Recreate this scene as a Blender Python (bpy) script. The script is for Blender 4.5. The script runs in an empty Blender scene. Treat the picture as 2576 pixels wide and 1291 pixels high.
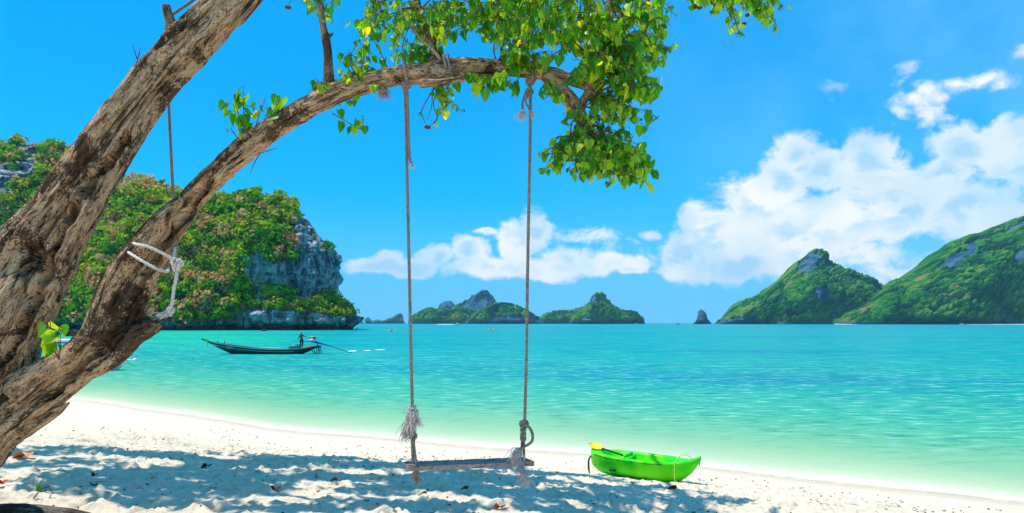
import bpy, math, random
import numpy as np
from mathutils import Vector, Matrix

S = bpy.context.scene
COL = S.collection
rnd = random.Random(7)
R = np.random.RandomState(11)

# ---------------------------------------------------------------- camera, sky, sun, exposure
FPX, CU, HV, EYE = 1717.3, 1288.0, 812.5, 3.4        # focal length in picture units, centre, horizon row, eye height over the sea
cam = bpy.data.cameras.new('camera'); cam_o = bpy.data.objects.new('camera', cam); COL.objects.link(cam_o)
cam.sensor_width = 36; cam.lens = 24.0; cam.shift_y = 167.0 / 2576
cam.clip_start = 0.05; cam.clip_end = 60000
cam_o.location = (0, 0, EYE); cam_o.rotation_euler = (math.radians(90), 0, 0)
S.camera = cam_o

SUN_DIR = Vector((-0.40, 0.05, 0.91)).normalized()     # towards the sun
sun = bpy.data.lights.new('sun', 'SUN'); sun.energy = 5.0; sun.angle = math.radians(0.53); sun.color = (1.0, 0.93, 0.80)
sun_o = bpy.data.objects.new('sun', sun); COL.objects.link(sun_o)
sun_o.rotation_euler = SUN_DIR.to_track_quat('Z', 'Y').to_euler(); sun_o.location = (0, 0, 60)
S.view_settings.view_transform = 'Standard'; S.view_settings.look = 'None'
S.view_settings.exposure = 0.16; S.view_settings.gamma = 1.0; S.view_settings.use_curve_mapping = False
S.cycles.max_bounces = 8; S.cycles.transparent_max_bounces = 12; S.cycles.volume_bounces = 0
S.cycles.diffuse_bounces = 3; S.cycles.caustics_reflective = False; S.cycles.caustics_refractive = False
S.cycles.sample_clamp_indirect = 4.0

def lin(c):
    f = lambda v: v / 12.92 if v <= 0.04045 else ((v + 0.055) / 1.055) ** 2.4
    return tuple(f(v / 255.0) for v in c)

# ---------------------------------------------------------------- node helper
class NT:
    def __init__(s, tree): s.t = tree; s.t.nodes.clear()
    def n(s, typ, inp=None, **kw):
        nd = s.t.nodes.new(typ)
        for k, v in kw.items(): setattr(nd, k, v)
        for k, v in (inp or {}).items():
            sk = nd.inputs[k]
            if isinstance(v, bpy.types.NodeSocket): s.t.links.new(v, sk)
            elif isinstance(v, bpy.types.Node): s.t.links.new(v.outputs[0], sk)
            else:
                if sk.type == 'RGBA' and len(v) == 3: v = (*v, 1)
                sk.default_value = v
        return nd
    def m(s, op, a, b=0.0, c=None, clamp=False):
        i = {0: a, 1: b}
        if c is not None: i[2] = c
        nd = s.n('ShaderNodeMath', i, operation=op); nd.use_clamp = clamp
        return nd.outputs[0]
    def vm(s, op, a, b=None):
        i = {0: a}
        if b is not None: i[1] = b
        nd = s.n('ShaderNodeVectorMath', i, operation=op)
        return nd.outputs['Value'] if op in ('LENGTH', 'DOT_PRODUCT', 'DISTANCE') else nd.outputs[0]
    def mix(s, f, a, b, mode='MIX'):
        nd = s.n('ShaderNodeMix', data_type='RGBA', blend_type=mode)
        for idx, v in ((0, f), (6, a), (7, b)):
            sk = nd.inputs[idx]
            if isinstance(v, bpy.types.NodeSocket): s.t.links.new(v, sk)
            elif isinstance(v, bpy.types.Node): s.t.links.new(v.outputs[0], sk)
            else: sk.default_value = v if idx == 0 else ((*v, 1) if len(v) == 3 else v)
        return nd.outputs[2]
    def rng(s, v, a, b, c=0.0, d=1.0, smooth=True):
        nd = s.n('ShaderNodeMapRange', {0: v, 1: a, 2: b, 3: c, 4: d}, interpolation_type='SMOOTHSTEP' if smooth else 'LINEAR')
        return nd.outputs[0]
    def noise(s, vec, scale, detail=4.0, rough=0.55, dist=0.0):
        i = {'Scale': scale, 'Detail': detail, 'Roughness': rough, 'Distortion': dist}
        if vec is not None: i['Vector'] = vec
        return s.n('ShaderNodeTexNoise', i).outputs[0]
    def ramp(s, f, stops):
        nd = s.n('ShaderNodeValToRGB', {0: f}); e = nd.color_ramp.elements
        while len(e) < len(stops): e.new(0.5)
        for k, (p, c) in enumerate(stops): e[k].position = p; e[k].color = (*c, 1)
        return nd.outputs[0]

# ---------------------------------------------------------------- world: daylight sky with cumulus in fixed sky directions
world = bpy.data.worlds.new('World'); S.world = world; world.use_nodes = True
w = NT(world.node_tree)
el = math.asin(SUN_DIR.z); az = math.atan2(SUN_DIR.x, SUN_DIR.y)
sky = w.n('ShaderNodeTexSky', sky_type='NISHITA', sun_disc=False, sun_elevation=el, sun_rotation=az, altitude=0, air_density=1.0, dust_density=0.4, ozone_density=2.5)
tc = w.n('ShaderNodeTexCoord').outputs['Generated']
sx = w.n('ShaderNodeSeparateXYZ', {0: tc})
dx, dy, dz = sx.outputs
hl = w.m('SQRT', w.m('ADD', w.m('MULTIPLY', dx, dx), w.m('MULTIPLY', dy, dy)))
AZ = w.m('ARCTAN2', dx, dy); EL = w.m('DIVIDE', dz, hl)
P2 = w.n('ShaderNodeCombineXYZ', {0: AZ, 1: EL, 2: 0.0}).outputs[0]
SKYK = 0.1
hsv = w.n('ShaderNodeHueSaturation', {'Hue': 0.487, 'Saturation': 1.5, 'Value': 1.0, 'Color': sky.outputs[0]})
skyc = w.mix(1.0, hsv.outputs[0], (0.04, 1.30, 1.55), 'MULTIPLY')
skyc = w.mix(.55, skyc, (.02, 4.3, 10.4))
skyc = w.mix(w.m('MULTIPLY', w.rng(EL, .34, .0), .85), skyc, (.06, 5.0, 10.2))
skyc = w.mix(w.m('MULTIPLY', w.rng(EL, .20, .0), .75), skyc, (1.9, 6.4, 10.0))
nz_w = w.n('ShaderNodeTexNoise', {'Vector': P2, 'Scale': 9.0, 'Detail': 3.0})
warp = w.vm('MULTIPLY', w.vm('SUBTRACT', nz_w.outputs[1], (0.5, 0.5, 0.5)), (0.05, 0.05, 0))
PW = w.vm('ADD', P2, warp)
blobs = [(1720,640,95,60,1),(1800,585,95,85,1),(1890,530,100,90,1),(1970,470,80,70,1),(2010,395,62,58,1),(2070,430,90,80,1),(2180,380,85,66,1),(2200,420,120,70,1),
 (2300,450,100,60,1),(2430,370,110,75,1),(2380,430,110,80,1),(2560,380,120,100,1),(2000,610,190,90,1),(2180,540,230,110,1),(2450,520,170,110,.9),(1880,665,170,42,1),(1700,660,70,50,1),(1640,590,30,20,.55),
 (2236,304,34,14,.18),(2266,276,40,18,.24),(2300,248,50,22,.30),(2350,228,60,22,.30),(2410,210,70,24,.33),(2465,198,60,26,.40),(2515,206,44,18,.28),(2330,298,60,22,.16),(2380,292,40,16,.12),(2570,125,34,20,.25),(2380,180,60,12,.05),
 (940,672,70,26,.85),(980,662,45,28,.9),(1110,652,60,34,.9),(1180,640,55,48,.95),(1300,610,62,66,.9),(1350,590,50,58,.9),(1370,565,20,14,.7),(1230,672,170,30,.9),(1430,655,75,40,.9),(1400,675,120,28,.85),
 (1510,672,85,26,.8),(1580,685,50,14,.7),(1060,672,90,24,.85),(1222,588,34,18,.75),(1610,668,20,24,.6),(1470,605,90,22,.35),
 (2540,545,60,28,.8),(2480,600,80,26,.45),(2300,690,140,18,.4),(2150,650,200,60,.35),(2420,660,200,60,.35)]
for k in range(22):                                   # the same cumulus goes on round the sky outside the view
    a = 0.85 + (2 * math.pi - 1.7) * (k + rnd.random() * .5) / 22
    if a > math.pi: a -= 2 * math.pi
    blobs.append(('az', a, rnd.uniform(.07, .3), rnd.uniform(.06, .13), rnd.uniform(.03, .06), rnd.uniform(.6, .95)))
def cloud_field(P):
    acc = None
    for b in blobs:
        if b[0] == 'az': _, a, e, ra, re_, wt = b
        else:
            u, v, ru, rv, wt = b
            a = math.atan((u - CU) / FPX); e = (HV - v) / FPX * math.cos(a); ra = ru / FPX * math.cos(a) ** 2; re_ = rv / FPX * math.cos(a)
        d = w.vm('MULTIPLY', w.vm('SUBTRACT', P, (a, e, 0)), (1 / ra, 1 / re_, 0))
        d = w.m('SUBTRACT', wt, w.m('MULTIPLY', w.vm('LENGTH', d), .9 * wt))
        acc = d if acc is None else w.n('ShaderNodeMath', {0: acc, 1: d, 2: 0.10}, operation='SMOOTH_MAX').outputs[0]
    return w.m('MAXIMUM', acc, -0.8)
base = cloud_field(PW)
def cl_noise(off):
    p = w.vm('ADD', PW, off)
    p = w.vm('MULTIPLY', p, (1, 1.25, 1))
    n1 = w.noise(p, 13.0, 8.0, 0.60)
    return n1
n1 = cl_noise((0, 0, 0)); n2 = cl_noise((-0.018, 0.034, 0))
dens = w.m('ADD', base, w.m('MULTIPLY', w.m('SUBTRACT', n1, 0.5), 2.1))
cover = w.rng(dens, -0.03, 0.36)
cover = w.m('MULTIPLY', cover, w.rng(base, -0.55, 0.05))
lit = w.rng(w.m('SUBTRACT', n1, n2), -0.10, 0.10)
core = w.rng(dens, 0.15, 1.0)
shade = w.m('MULTIPLY', core, w.m('SUBTRACT', 1.0, lit))
big = w.noise(P2, 5.0, 3.0, .5)
shade = w.m('ADD', w.m('MULTIPLY', shade, .95), w.m('MULTIPLY', w.rng(big, .40, .58), .65), clamp=True)
cc = w.mix(shade, (9.6, 9.7, 9.8), (4.2, 6.9, 8.9))
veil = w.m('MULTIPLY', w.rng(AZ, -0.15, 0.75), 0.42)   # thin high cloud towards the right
veil = w.m('MAXIMUM', veil, w.rng(EL, .62, 1.6, 0, .42))  # overhead veil outside the view, added to lighten the blue shade below
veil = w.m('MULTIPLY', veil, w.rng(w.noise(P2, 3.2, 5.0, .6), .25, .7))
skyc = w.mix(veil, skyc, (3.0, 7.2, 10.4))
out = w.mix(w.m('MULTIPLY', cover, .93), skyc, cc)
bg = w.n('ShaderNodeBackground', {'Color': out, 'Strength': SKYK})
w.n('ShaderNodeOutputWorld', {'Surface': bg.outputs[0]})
world.cycles.sampling_method = 'MANUAL'; world.cycles.sample_map_resolution = 512

# ---------------------------------------------------------------- numpy noise
_perm = np.random.RandomState(3).permutation(256); _perm = np.concatenate([_perm, _perm, _perm])
_g = np.random.RandomState(4).normal(size=(256, 3)); _g /= np.linalg.norm(_g, axis=1)[:, None]
def pnoise(x, y, z=0.0):
    x, y, z = np.broadcast_arrays(np.asarray(x, float), np.asarray(y, float), np.asarray(z, float))
    xi, yi, zi = np.floor(x).astype(int), np.floor(y).astype(int), np.floor(z).astype(int)
    fx, fy, fz = x - xi, y - yi, z - zi
    f = lambda t: t * t * t * (t * (t * 6 - 15) + 10)
    u, v, q = f(fx), f(fy), f(fz)
    out = 0
    for a in (0, 1):
        for b in (0, 1):
            for c in (0, 1):
                h = _perm[(_perm[(_perm[(xi + a) & 255] + yi + b) & 255] + zi + c) & 255]
                g = _g[h]
                d = g[..., 0] * (fx - a) + g[..., 1] * (fy - b) + g[..., 2] * (fz - c)
                out = out + d * (u if a else 1 - u) * (v if b else 1 - v) * (q if c else 1 - q)
    return out * 1.5
def fbm(x, y, z=0.0, o=4, g=0.5, l=2.03):
    s, a = 0, 1.0
    for k in range(o):
        s = s + a * pnoise(x + 17.3 * k, y - 9.1 * k, z + 3.7 * k); x, y, z = x * l, y * l, z * l; a *= g
    return s
def ridged(x, y, z=0.0, o=3):
    s, a = 0, 1.0
    for k in range(o):
        s = s + a * (1 - 2 * np.abs(pnoise(x + 5.3 * k, y + 1.7 * k, z))); x, y, z = x * 2.1, y * 2.1, z * 2.1; a *= .5
    return s
def smooth(a, b, x):
    t = np.clip((x - a) / (b - a), 0, 1); return t * t * (3 - 2 * t)
def cells(x, y, seed=0):
    """rounded bumps, one per jittered cell: returns (dome height 0..1, random per cell)"""
    xi, yi = np.floor(x).astype(int), np.floor(y).astype(int)
    best = np.full(x.shape, 9.0); val = np.zeros(x.shape)
    for a in (-1, 0, 1):
        for b in (-1, 0, 1):
            cx, cy = xi + a, yi + b
            h = _perm[(_perm[(cx + seed) & 255] + cy) & 255]; h2 = _perm[h + 7]; h3 = _perm[h2 + 3]
            px, py = cx + h / 255.0, cy + h2 / 255.0
            d = (x - px) ** 2 + (y - py) ** 2
            mm = d < best; best = np.where(mm, d, best); val = np.where(mm, h3 / 255.0, val)
    return np.sqrt(np.clip(1 - best / 0.42, 0, 1)) * (.5 + .7 * val), val

# ---------------------------------------------------------------- mesh helpers
def P(u, v, D):                                       # a point at distance D that stands at picture position (u, v)
    return Vector(((u - CU) / FPX * D, D, EYE + (HV - v) / FPX * D))
def mesh_np(name, V, F, smoothf=True, attrs=None):
    """V (n,3); F list of (k,m) int arrays (quads or tris)"""
    me = bpy.data.meshes.new(name)
    Fs = F if isinstance(F, list) else [F]
    Fs = [np.asarray(f, dtype=np.int32) for f in Fs if len(f)]
    V = np.asarray(V, dtype=np.float32)
    me.vertices.add(len(V)); me.vertices.foreach_set('co', V.ravel())
    lt = np.concatenate([np.full(len(f), f.shape[1], np.int32) for f in Fs]); li = np.concatenate([f.ravel() for f in Fs])
    ls = np.concatenate([[0], np.cumsum(lt)[:-1]]).astype(np.int32)
    me.loops.add(len(li)); me.loops.foreach_set('vertex_index', li.astype(np.int32))
    me.polygons.add(len(lt)); me.polygons.foreach_set('loop_start', ls); me.polygons.foreach_set('loop_total', lt)
    me.polygons.foreach_set('use_smooth', np.full(len(lt), smoothf))
    for k, a in (attrs or {}).items():
        a = np.asarray(a, dtype=np.float32)
        if a.ndim == 1: at = me.attributes.new(k, 'FLOAT', 'POINT'); at.data.foreach_set('value', a)
        else: at = me.attributes.new(k, 'FLOAT_VECTOR', 'POINT'); at.data.foreach_set('vector', a.ravel())
    me.update(calc_edges=True); me.validate()
    return me
def grid_faces(nr, nc, wrap=False, off=0):
    i = np.arange(nr - 1)[:, None]; j = np.arange(nc if wrap else nc - 1)[None, :]
    j2 = (j + 1) % nc if wrap else j + 1
    a = i * nc + j; b = i * nc + j2; c = (i + 1) * nc + j2; d = (i + 1) * nc + j
    return np.stack([a, b, c, d], -1).reshape(-1, 4) + off
class Geo:
    """collects geometry that becomes ONE mesh"""
    def __init__(s): s.V = []; s.Q = []; s.T = []; s.n = 0; s.A = []; s.has = False
    def add(s, V, Q=None, T=None, A=None):
        V = np.asarray(V, float).reshape(-1, 3)
        if Q is not None and len(Q): s.Q.append(np.asarray(Q) + s.n)
        if T is not None and len(T): s.T.append(np.asarray(T) + s.n)
        s.A.append(np.zeros((len(V), 3)) if A is None else np.broadcast_to(np.asarray(A, float), (len(V), 3)))
        s.V.append(V); s.n += len(V)
    def mesh(s, name, smoothf=True, attr=None):
        F = []
        if s.Q: F.append(np.concatenate(s.Q))
        if s.T: F.append(np.concatenate(s.T))
        return mesh_np(name, np.concatenate(s.V), F, smoothf, {attr: np.concatenate(s.A)} if attr else None)
    def box(s, c, size, rot=None, taper=1.0, A=None):
        x, y, z = np.array(size) / 2
        v = np.array([[-x,-y,-z],[x,-y,-z],[x,y,-z],[-x,y,-z],[-x*taper,-y*taper,z],[x*taper,-y*taper,z],[x*taper,y*taper,z],[-x*taper,y*taper,z]])
        if rot is not None: v = v @ np.array(rot.to_3x3() if hasattr(rot, 'to_3x3') else rot).T
        s.add(v + np.array(c), [[0,3,2,1],[4,5,6,7],[0,1,5,4],[1,2,6,5],[2,3,7,6],[3,0,4,7]], A=A)
def catmull(pts, step):
    pts = np.asarray(pts, float)
    if len(pts) == 2: pts = np.array([pts[0], pts.mean(0), pts[1]])
    p = np.vstack([2 * pts[0] - pts[1], pts, 2 * pts[-1] - pts[-2]])
    out = []
    for i in range(1, len(p) - 2):
        L = np.linalg.norm(p[i + 1][:3] - p[i][:3]); n = max(1, int(math.ceil(L / step)))
        t = (np.arange(n) / n)[:, None]
        a, b, c, d = p[i - 1], p[i], p[i + 1], p[i + 2]
        out.append(0.5 * (2 * b + (c - a) * t + (2 * a - 5 * b + 4 * c - d) * t ** 2 + (-a + 3 * b - 3 * c + d) * t ** 3))
    out.append(p[-2][None])
    return np.vstack(out)
def frames(C):
    T = np.gradient(C, axis=0); T /= np.linalg.norm(T, axis=1)[:, None] + 1e-12
    up = np.array([0, 0, 1.0]) if abs(T[0][2]) < .9 else np.array([0, 1.0, 0])
    n = np.cross(T[0], up); n /= np.linalg.norm(n); N = [n]
    for i in range(1, len(C)):
        n = N[-1] - T[i] * np.dot(N[-1], T[i]); l = np.linalg.norm(n); N.append(n / l if l > 1e-9 else N[-1])
    N = np.array(N); return T, N, np.cross(T, N)
def sweep(geo, pts, rad, nseg=8, step=0.05, disp=None, cap=True, A=None, phase=None):
    """tube along pts; rad number or list matching pts; disp(cos,sin,s,r,pos) -> extra radius"""
    pts = np.asarray([list(p) for p in pts], float)
    rr = np.broadcast_to(np.asarray(rad, float), (len(pts),))
    q = catmull(np.c_[pts, rr], step); C, r = q[:, :3], np.maximum(q[:, 3], 1e-4)
    T, N, B = frames(C)
    s = np.concatenate([[0], np.cumsum(np.linalg.norm(np.diff(C, axis=0), axis=1))])
    th = np.linspace(0, 2 * np.pi, nseg, endpoint=False)
    ct, st = np.cos(th)[None, :], np.sin(th)[None, :]
    d = N[:, None, :] * ct[..., None] + B[:, None, :] * st[..., None]
    rr = np.repeat(r[:, None], nseg, 1)
    V = C[:, None] + d * rr[..., None]
    if disp is not None:
        rr = rr + disp(ct * r[:, None], st * r[:, None], s[:, None] + 0 * ct, rr, V)
        V = C[:, None] + d * rr[..., None]
        if hasattr(disp, 'carve'): V = disp.carve(V, C)
    at = A
    if A is None:
        at = np.stack([ct * r[:, None], st * r[:, None], s[:, None] + 0 * ct], -1).reshape(-1, 3)
    Q = grid_faces(len(C), nseg, True)
    V = V.reshape(-1, 3); n = len(V); Tt = []
    if cap:
        V = np.vstack([V, C[0], C[-1]])
        j = np.arange(nseg); j2 = (j + 1) % nseg
        Tt = np.vstack([np.c_[j2, j, np.full(nseg, n)], np.c_[j + n - nseg, j2 + n - nseg, np.full(nseg, n + 1)]])
        if np.ndim(at) == 2: at = np.vstack([at, at[0], at[-1]])
    geo.add(V, Q, Tt, at)
def obj(name, me, mat=None, parent=None, loc=None, rot=None):
    if isinstance(me, Geo): me = me.mesh(name)
    o = bpy.data.objects.new(name, me); COL.objects.link(o)
    if mat is not None and me is not None and len(me.materials) == 0: me.materials.append(mat)
    if parent is not None: o.parent = parent
    if loc is not None: o.location = loc
    if rot is not None: o.rotation_euler = rot
    return o
def tag(o, label=None, cat=None, group=None, kind=None):
    if label: o['label'] = label
    if cat: o['category'] = cat
    if group: o['group'] = group
    if kind: o['kind'] = kind
    return o
def empty(name, loc=(0, 0, 0), rz=0.0, **kw):
    o = bpy.data.objects.new(name, None); COL.objects.link(o); o.location = loc; o.rotation_euler = (0, 0, rz); o.empty_display_size = .1
    return tag(o, **kw)
def copy_tree(o, parent=None):
    c = o.copy(); COL.objects.link(c); c.parent = parent
    for ch in o.children: copy_tree(ch, c)
    return c
def shift_mesh(me, loc):                              # make mesh coordinates local to loc
    me.transform(Matrix.Translation(-Vector(loc))); return me
def skin_body(name, joints, edges, mat, parent, root=0, sub=1, loc=None):
    """continuous limbed surface from a joint skeleton"""
    me = bpy.data.meshes.new(name + '_skeleton'); me.from_pydata([j[:3] for j in joints], edges, [])
    t = bpy.data.objects.new('t', me); COL.objects.link(t)
    t.modifiers.new('s', 'SKIN'); sk = me.skin_vertices[0].data if len(me.skin_vertices) else None
    if sk is None:
        me.attributes; 
    for i, j in enumerate(joints):
        me.skin_vertices[0].data[i].radius = (j[3], j[4] if len(j) > 4 else j[3]); me.skin_vertices[0].data[i].use_root = (i == root)
    sb = t.modifiers.new('b', 'SUBSURF'); sb.levels = sub; sb.render_levels = sub
    dg = bpy.context.evaluated_depsgraph_get(); dg.update()
    m2 = bpy.data.meshes.new_from_object(t.evaluated_get(dg)); m2.name = name
    bpy.data.objects.remove(t)
    for p in m2.polygons: p.use_smooth = True
    m2.materials.clear()
    return obj(name, m2, mat, parent, loc)

# ---------------------------------------------------------------- materials
def new_mat(name):
    m = bpy.data.materials.new(name); m.use_nodes = True; return m, NT(m.node_tree)
def finish(t, bsdf): t.n('ShaderNodeOutputMaterial', {'Surface': bsdf.outputs[0] if isinstance(bsdf, bpy.types.Node) else bsdf})
def prin(t, color, rough=.7, normal=None, spec=.3, **kw):
    i = {'Base Color': color, 'Roughness': rough, 'Specular IOR Level': spec}
    if normal is not None: i['Normal'] = normal
    i.update(kw)
    return t.n('ShaderNodeBsdfPrincipled', i)
def bump(t, h, strength=.5, dist=.01): return t.n('ShaderNodeBump', {'Height': h, 'Strength': strength, 'Distance': dist}).outputs[0]
def plain(name, color, rough=.6, spec=.3, var=.12, scale=12.0, metal=0.0, bumpd=0.0):
    m, t = new_mat(name); co = t.n('ShaderNodeTexCoord').outputs['Object']
    nz = t.noise(co, scale, 5.0, .6)
    c = t.mix(nz, tuple(max(0, x * (1 - var * 2)) for x in color), tuple(min(1, x * (1 + var * 2)) for x in color))
    i = dict(Metallic=metal)
    finish(t, prin(t, c, rough, bump(t, nz, .5, bumpd) if bumpd else None, spec, **i)); return m

def bark_mat(name, light, mid, dark, fscale=1.0):
    m, t = new_mat(name)
    a = t.n('ShaderNodeAttribute', attribute_name='bk').outputs['Vector']
    pos = t.n('ShaderNodeNewGeometry').outputs['Position']
    fib = t.vm('MULTIPLY', a, (1, 1, .22))
    n1 = t.noise(fib, 34 * fscale, 7.0, .62, .4)
    n2 = t.noise(t.vm('MULTIPLY', a, (1, 1, .5)), 120 * fscale, 5.0, .6)
    vor = t.n('ShaderNodeTexVoronoi', {'Vector': t.vm('MULTIPLY', a, (1, 1, .30)), 'Scale': 46.0 * fscale, 'Randomness': 1.0}, feature='DISTANCE_TO_EDGE').outputs[0]
    patch = t.noise(pos, 3.2, 6.0, .65, .3)
    lo_ = t.noise(t.vm('MULTIPLY', a, (1, 1, .07)), 17 * fscale, 5.0, .6, .6)
    c = t.mix(t.rng(t.m('ADD', t.m('MULTIPLY', n1, .55), t.m('MULTIPLY', lo_, .45)), .41, .57), mid, light)
    crack = t.m('MAXIMUM', t.rng(n1, .43, .34), t.m('MULTIPLY', t.rng(lo_, .42, .35), .85))
    crack = t.m('MAXIMUM', crack, t.m('MULTIPLY', t.rng(vor, .06, .01), t.rng(n2, .52, .60)))
    c = t.mix(t.m('MULTIPLY', crack, .95), c, dark)
    fl = t.rng(t.noise(t.vm('MULTIPLY', a, (1, 1, .45)), 90 * fscale, 3.0, .5), .58, .66)
    c = t.mix(t.m('MULTIPLY', fl, .85), c, dark)
    pal = t.rng(t.noise(t.vm('MULTIPLY', a, (1, 1, .35)), 52 * fscale, 5.0, .62), .56, .62)
    c = t.mix(t.m('MULTIPLY', pal, .6), c, tuple(min(.9, x * 1.35) for x in light))
    patch = t.m('ADD', patch, t.m('MULTIPLY', t.m('SUBTRACT', n2, .5), .35))
    c = t.mix(t.m('MULTIPLY', t.rng(patch, .53, .57), .85), c, tuple(x * 1.4 for x in dark))
    nr = t.n('ShaderNodeNewGeometry').outputs['Normal']
    mossy = t.m('MULTIPLY', t.rng(t.vm('DOT_PRODUCT', nr, (-.62, 0, .78)), .50, .85), t.rng(t.noise(pos, 9.0, 5.0, .65), .36, .52))
    c = t.mix(t.m('MULTIPLY', mossy, .9), c, dark)
    h = t.m('ADD', t.m('MULTIPLY', n1, 1.0), t.m('ADD', t.m('MULTIPLY', n2, .5), t.m('MULTIPLY', lo_, .9)))
    finish(t, prin(t, c, .9, bump(t, h, 1.0, .030), .15)); return m
M = {}
M['bark'] = bark_mat('bark', (.66, .42, .235), (.25, .135, .065), (.026, .013, .008))
M['dead_bark'] = bark_mat('dead_bark', (.42, .27, .16), (.22, .125, .07), (.05, .03, .02), 1.6)
M['driftwood'] = bark_mat('driftwood', (.30, .25, .21), (.16, .13, .11), (.03, .022, .02), 1.3)
def leaf_mat(name, g1, g2, g3, trans=.5, attr=True):
    m, t = new_mat(name)
    a = t.n('ShaderNodeAttribute', attribute_name='lf').outputs['Vector']
    oi = t.n('ShaderNodeObjectInfo').outputs['Random']
    sp = t.n('ShaderNodeSeparateXYZ', {0: a})
    r = t.m('FRACT', t.m('ADD', sp.outputs[2], oi))
    c = t.ramp(r, [(0, g1), (.55, g2), (.92, g3), (1.0, (g3[0] * 1.6, g3[1] * 1.05, g3[2]))])
    mid = t.rng(t.m('ABSOLUTE', sp.outputs[0]), .05, .0)
    vein = t.rng(t.m('ABSOLUTE', t.m('SUBTRACT', t.m('FRACT', t.m('MULTIPLY', t.m('SUBTRACT', sp.outputs[1], t.m('MULTIPLY', t.m('ABSOLUTE', sp.outputs[0]), .6)), 5.0)), .5)), .10, .0)
    c = t.mix(t.m('MULTIPLY', t.m('MAXIMUM', mid, t.m('MULTIPLY', vein, .45)), .5), c, (g3[0] * 1.3, g3[1] * 1.2, g3[2] * 1.6))
    bs = prin(t, c, .42, None, .45)
    tr = t.n('ShaderNodeBsdfTranslucent', {'Color': t.mix(1.0, c, (2.4, 1.6, .4), 'MULTIPLY')})
    finish(t, t.n('ShaderNodeMixShader', {0: trans, 1: bs.outputs[0], 2: tr.outputs[0]})); return m
M['leaf'] = leaf_mat('leaf', (.010, .16, .005), (.06, .34, .008), (.32, .56, .015), .54)
M['twig'] = plain('twig', (.16, .085, .05), .8, .2, .2, 30)
M['pod'] = plain('pod', (.10, .05, .03), .7, .3, .2, 60)

# ================================================================ SETTING
# ---------------------------------------------------------------- beach
def shore_s(x, y):
    """metres seaward from the waterline (negative up the beach)"""
    s = .47 * x + .883 * y
    return s - 15.9 - .0045 * np.clip(-x - 3, 0, 60) ** 2 - .35 * np.sin(x * .33 + .6) - .12 * np.sin(x * 1.1 + y * .3)
_ps = np.array([-60, -16, -13, -10.6, -8, -4.4, -2, 0, 3, 8, 20, 60, 300]); _pz = np.array([2.6, 1.93, 1.86, 1.66, 1.28, .66, .27, 0.0, -.25, -.7, -1.6, -4, -12])
_sx = np.linspace(-60, 300, 3601); _sz = np.convolve(np.pad(np.interp(_sx, _ps, _pz), 8, mode='edge'), np.ones(17) / 17, 'valid')
def beach_z(x, y): return np.interp(shore_s(x, y), _sx, _sz)
gx = np.concatenate([np.linspace(-90, -8, 80)[:-1], np.linspace(-8, 9, 640), np.linspace(9, 80, 60)[1:]])
gy = np.concatenate([np.linspace(-25, 4.5, 40)[:-1], np.linspace(4.5, 14.5, 340), np.linspace(14.5, 24, 90)[1:], np.linspace(24, 75, 50)[1:]])
X, Y = np.meshgrid(gx, gy)
Z0 = beach_z(X, Y)
rough = smooth(-3.2, -7.5, shore_s(X, Y))
relief = .022 * fbm(X * 1.5, Y * 1.5, 0, 3) + .014 * fbm(X * 4.5, Y * 4.5, 3, 4) + .012 * fbm(X * 13, Y * 13, 1, 2)
dimp = np.zeros_like(X)
fr = random.Random(5)
for k in range(900):
    cx, cy = fr.uniform(-7.5, 8.5), fr.uniform(4.6, 13.5)
    L, W, d, an = fr.uniform(.09, .19), fr.uniform(.05, .09), fr.uniform(.018, .05), fr.uniform(0, 3.14)
    i0, i1 = np.searchsorted(gx, [cx - .5, cx + .5]); j0, j1 = np.searchsorted(gy, [cy - .5, cy + .5])
    xx, yy = X[j0:j1, i0:i1] - cx, Y[j0:j1, i0:i1] - cy
    a = (xx * math.cos(an) + yy * math.sin(an)) / L; b = (-xx * math.sin(an) + yy * math.cos(an)) / W
    q = np.sqrt(a * a + b * b)
    dimp[j0:j1, i0:i1] += -d * np.exp(-q ** 4) + d * .62 * np.exp(-((q - 1.35) / .38) ** 2) * (1 + .5 * np.sin(3 * a + k))
lump = np.maximum(0, fbm(X * 8, Y * 8, 8, 3) - .25) * .06
Z = Z0 + rough * (relief + dimp + lump) + .004 * fbm(X * 6, Y * 6, 9, 2)
bi = lambda x, y: float(Z[np.clip(np.searchsorted(gy, y), 0, len(gy) - 1), np.clip(np.searchsorted(gx, x), 0, len(gx) - 1)])
def hit(u, v):                                        # where the line of sight through (u, v) meets the sand
    k = (v - HV) / FPX; a = (u - CU) / FPX
    D = np.linspace(4, 45, 8000); g = EYE - beach_z(a * D, D) - k * D
    i = np.argmax(g < 0); return float(a * D[i]), float(D[i])
m, t = new_mat('sand')
pos = t.n('ShaderNodeNewGeometry').outputs['Position']
sh = t.n('ShaderNodeAttribute', attribute_name='shore').outputs['Fac']
g1 = t.noise(pos, 5.0, 6.0, .6); g2 = t.noise(pos, 90.0, 4.0, .7); g3 = t.noise(pos, 420.0, 2.0, .6)
c = t.mix(t.rng(g1, .3, .7), (.74, .62, .47), (.82, .71, .57))
c = t.mix(t.m('MULTIPLY', t.rng(g2, .56, .70), .45), c, (.40, .28, .18))
wet = t.rng(sh, -1.1, .1)
c = t.mix(t.m('MULTIPLY', wet, .7), c, (.56, .45, .32))
c = t.mix(t.rng(sh, 1.0, 9.0), c, (.70, .74, .56))
g5 = t.noise(pos, 24.0, 4.0, .65)
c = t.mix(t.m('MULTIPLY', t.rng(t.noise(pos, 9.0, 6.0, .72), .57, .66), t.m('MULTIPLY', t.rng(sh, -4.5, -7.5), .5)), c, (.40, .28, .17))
hgt = t.m('ADD', t.m('ADD', t.m('MULTIPLY', g5, 1.3), t.m('MULTIPLY', g2, .6)), t.m('ADD', t.m('MULTIPLY', g1, 1.0), t.m('MULTIPLY', g3, .15)))
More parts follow.
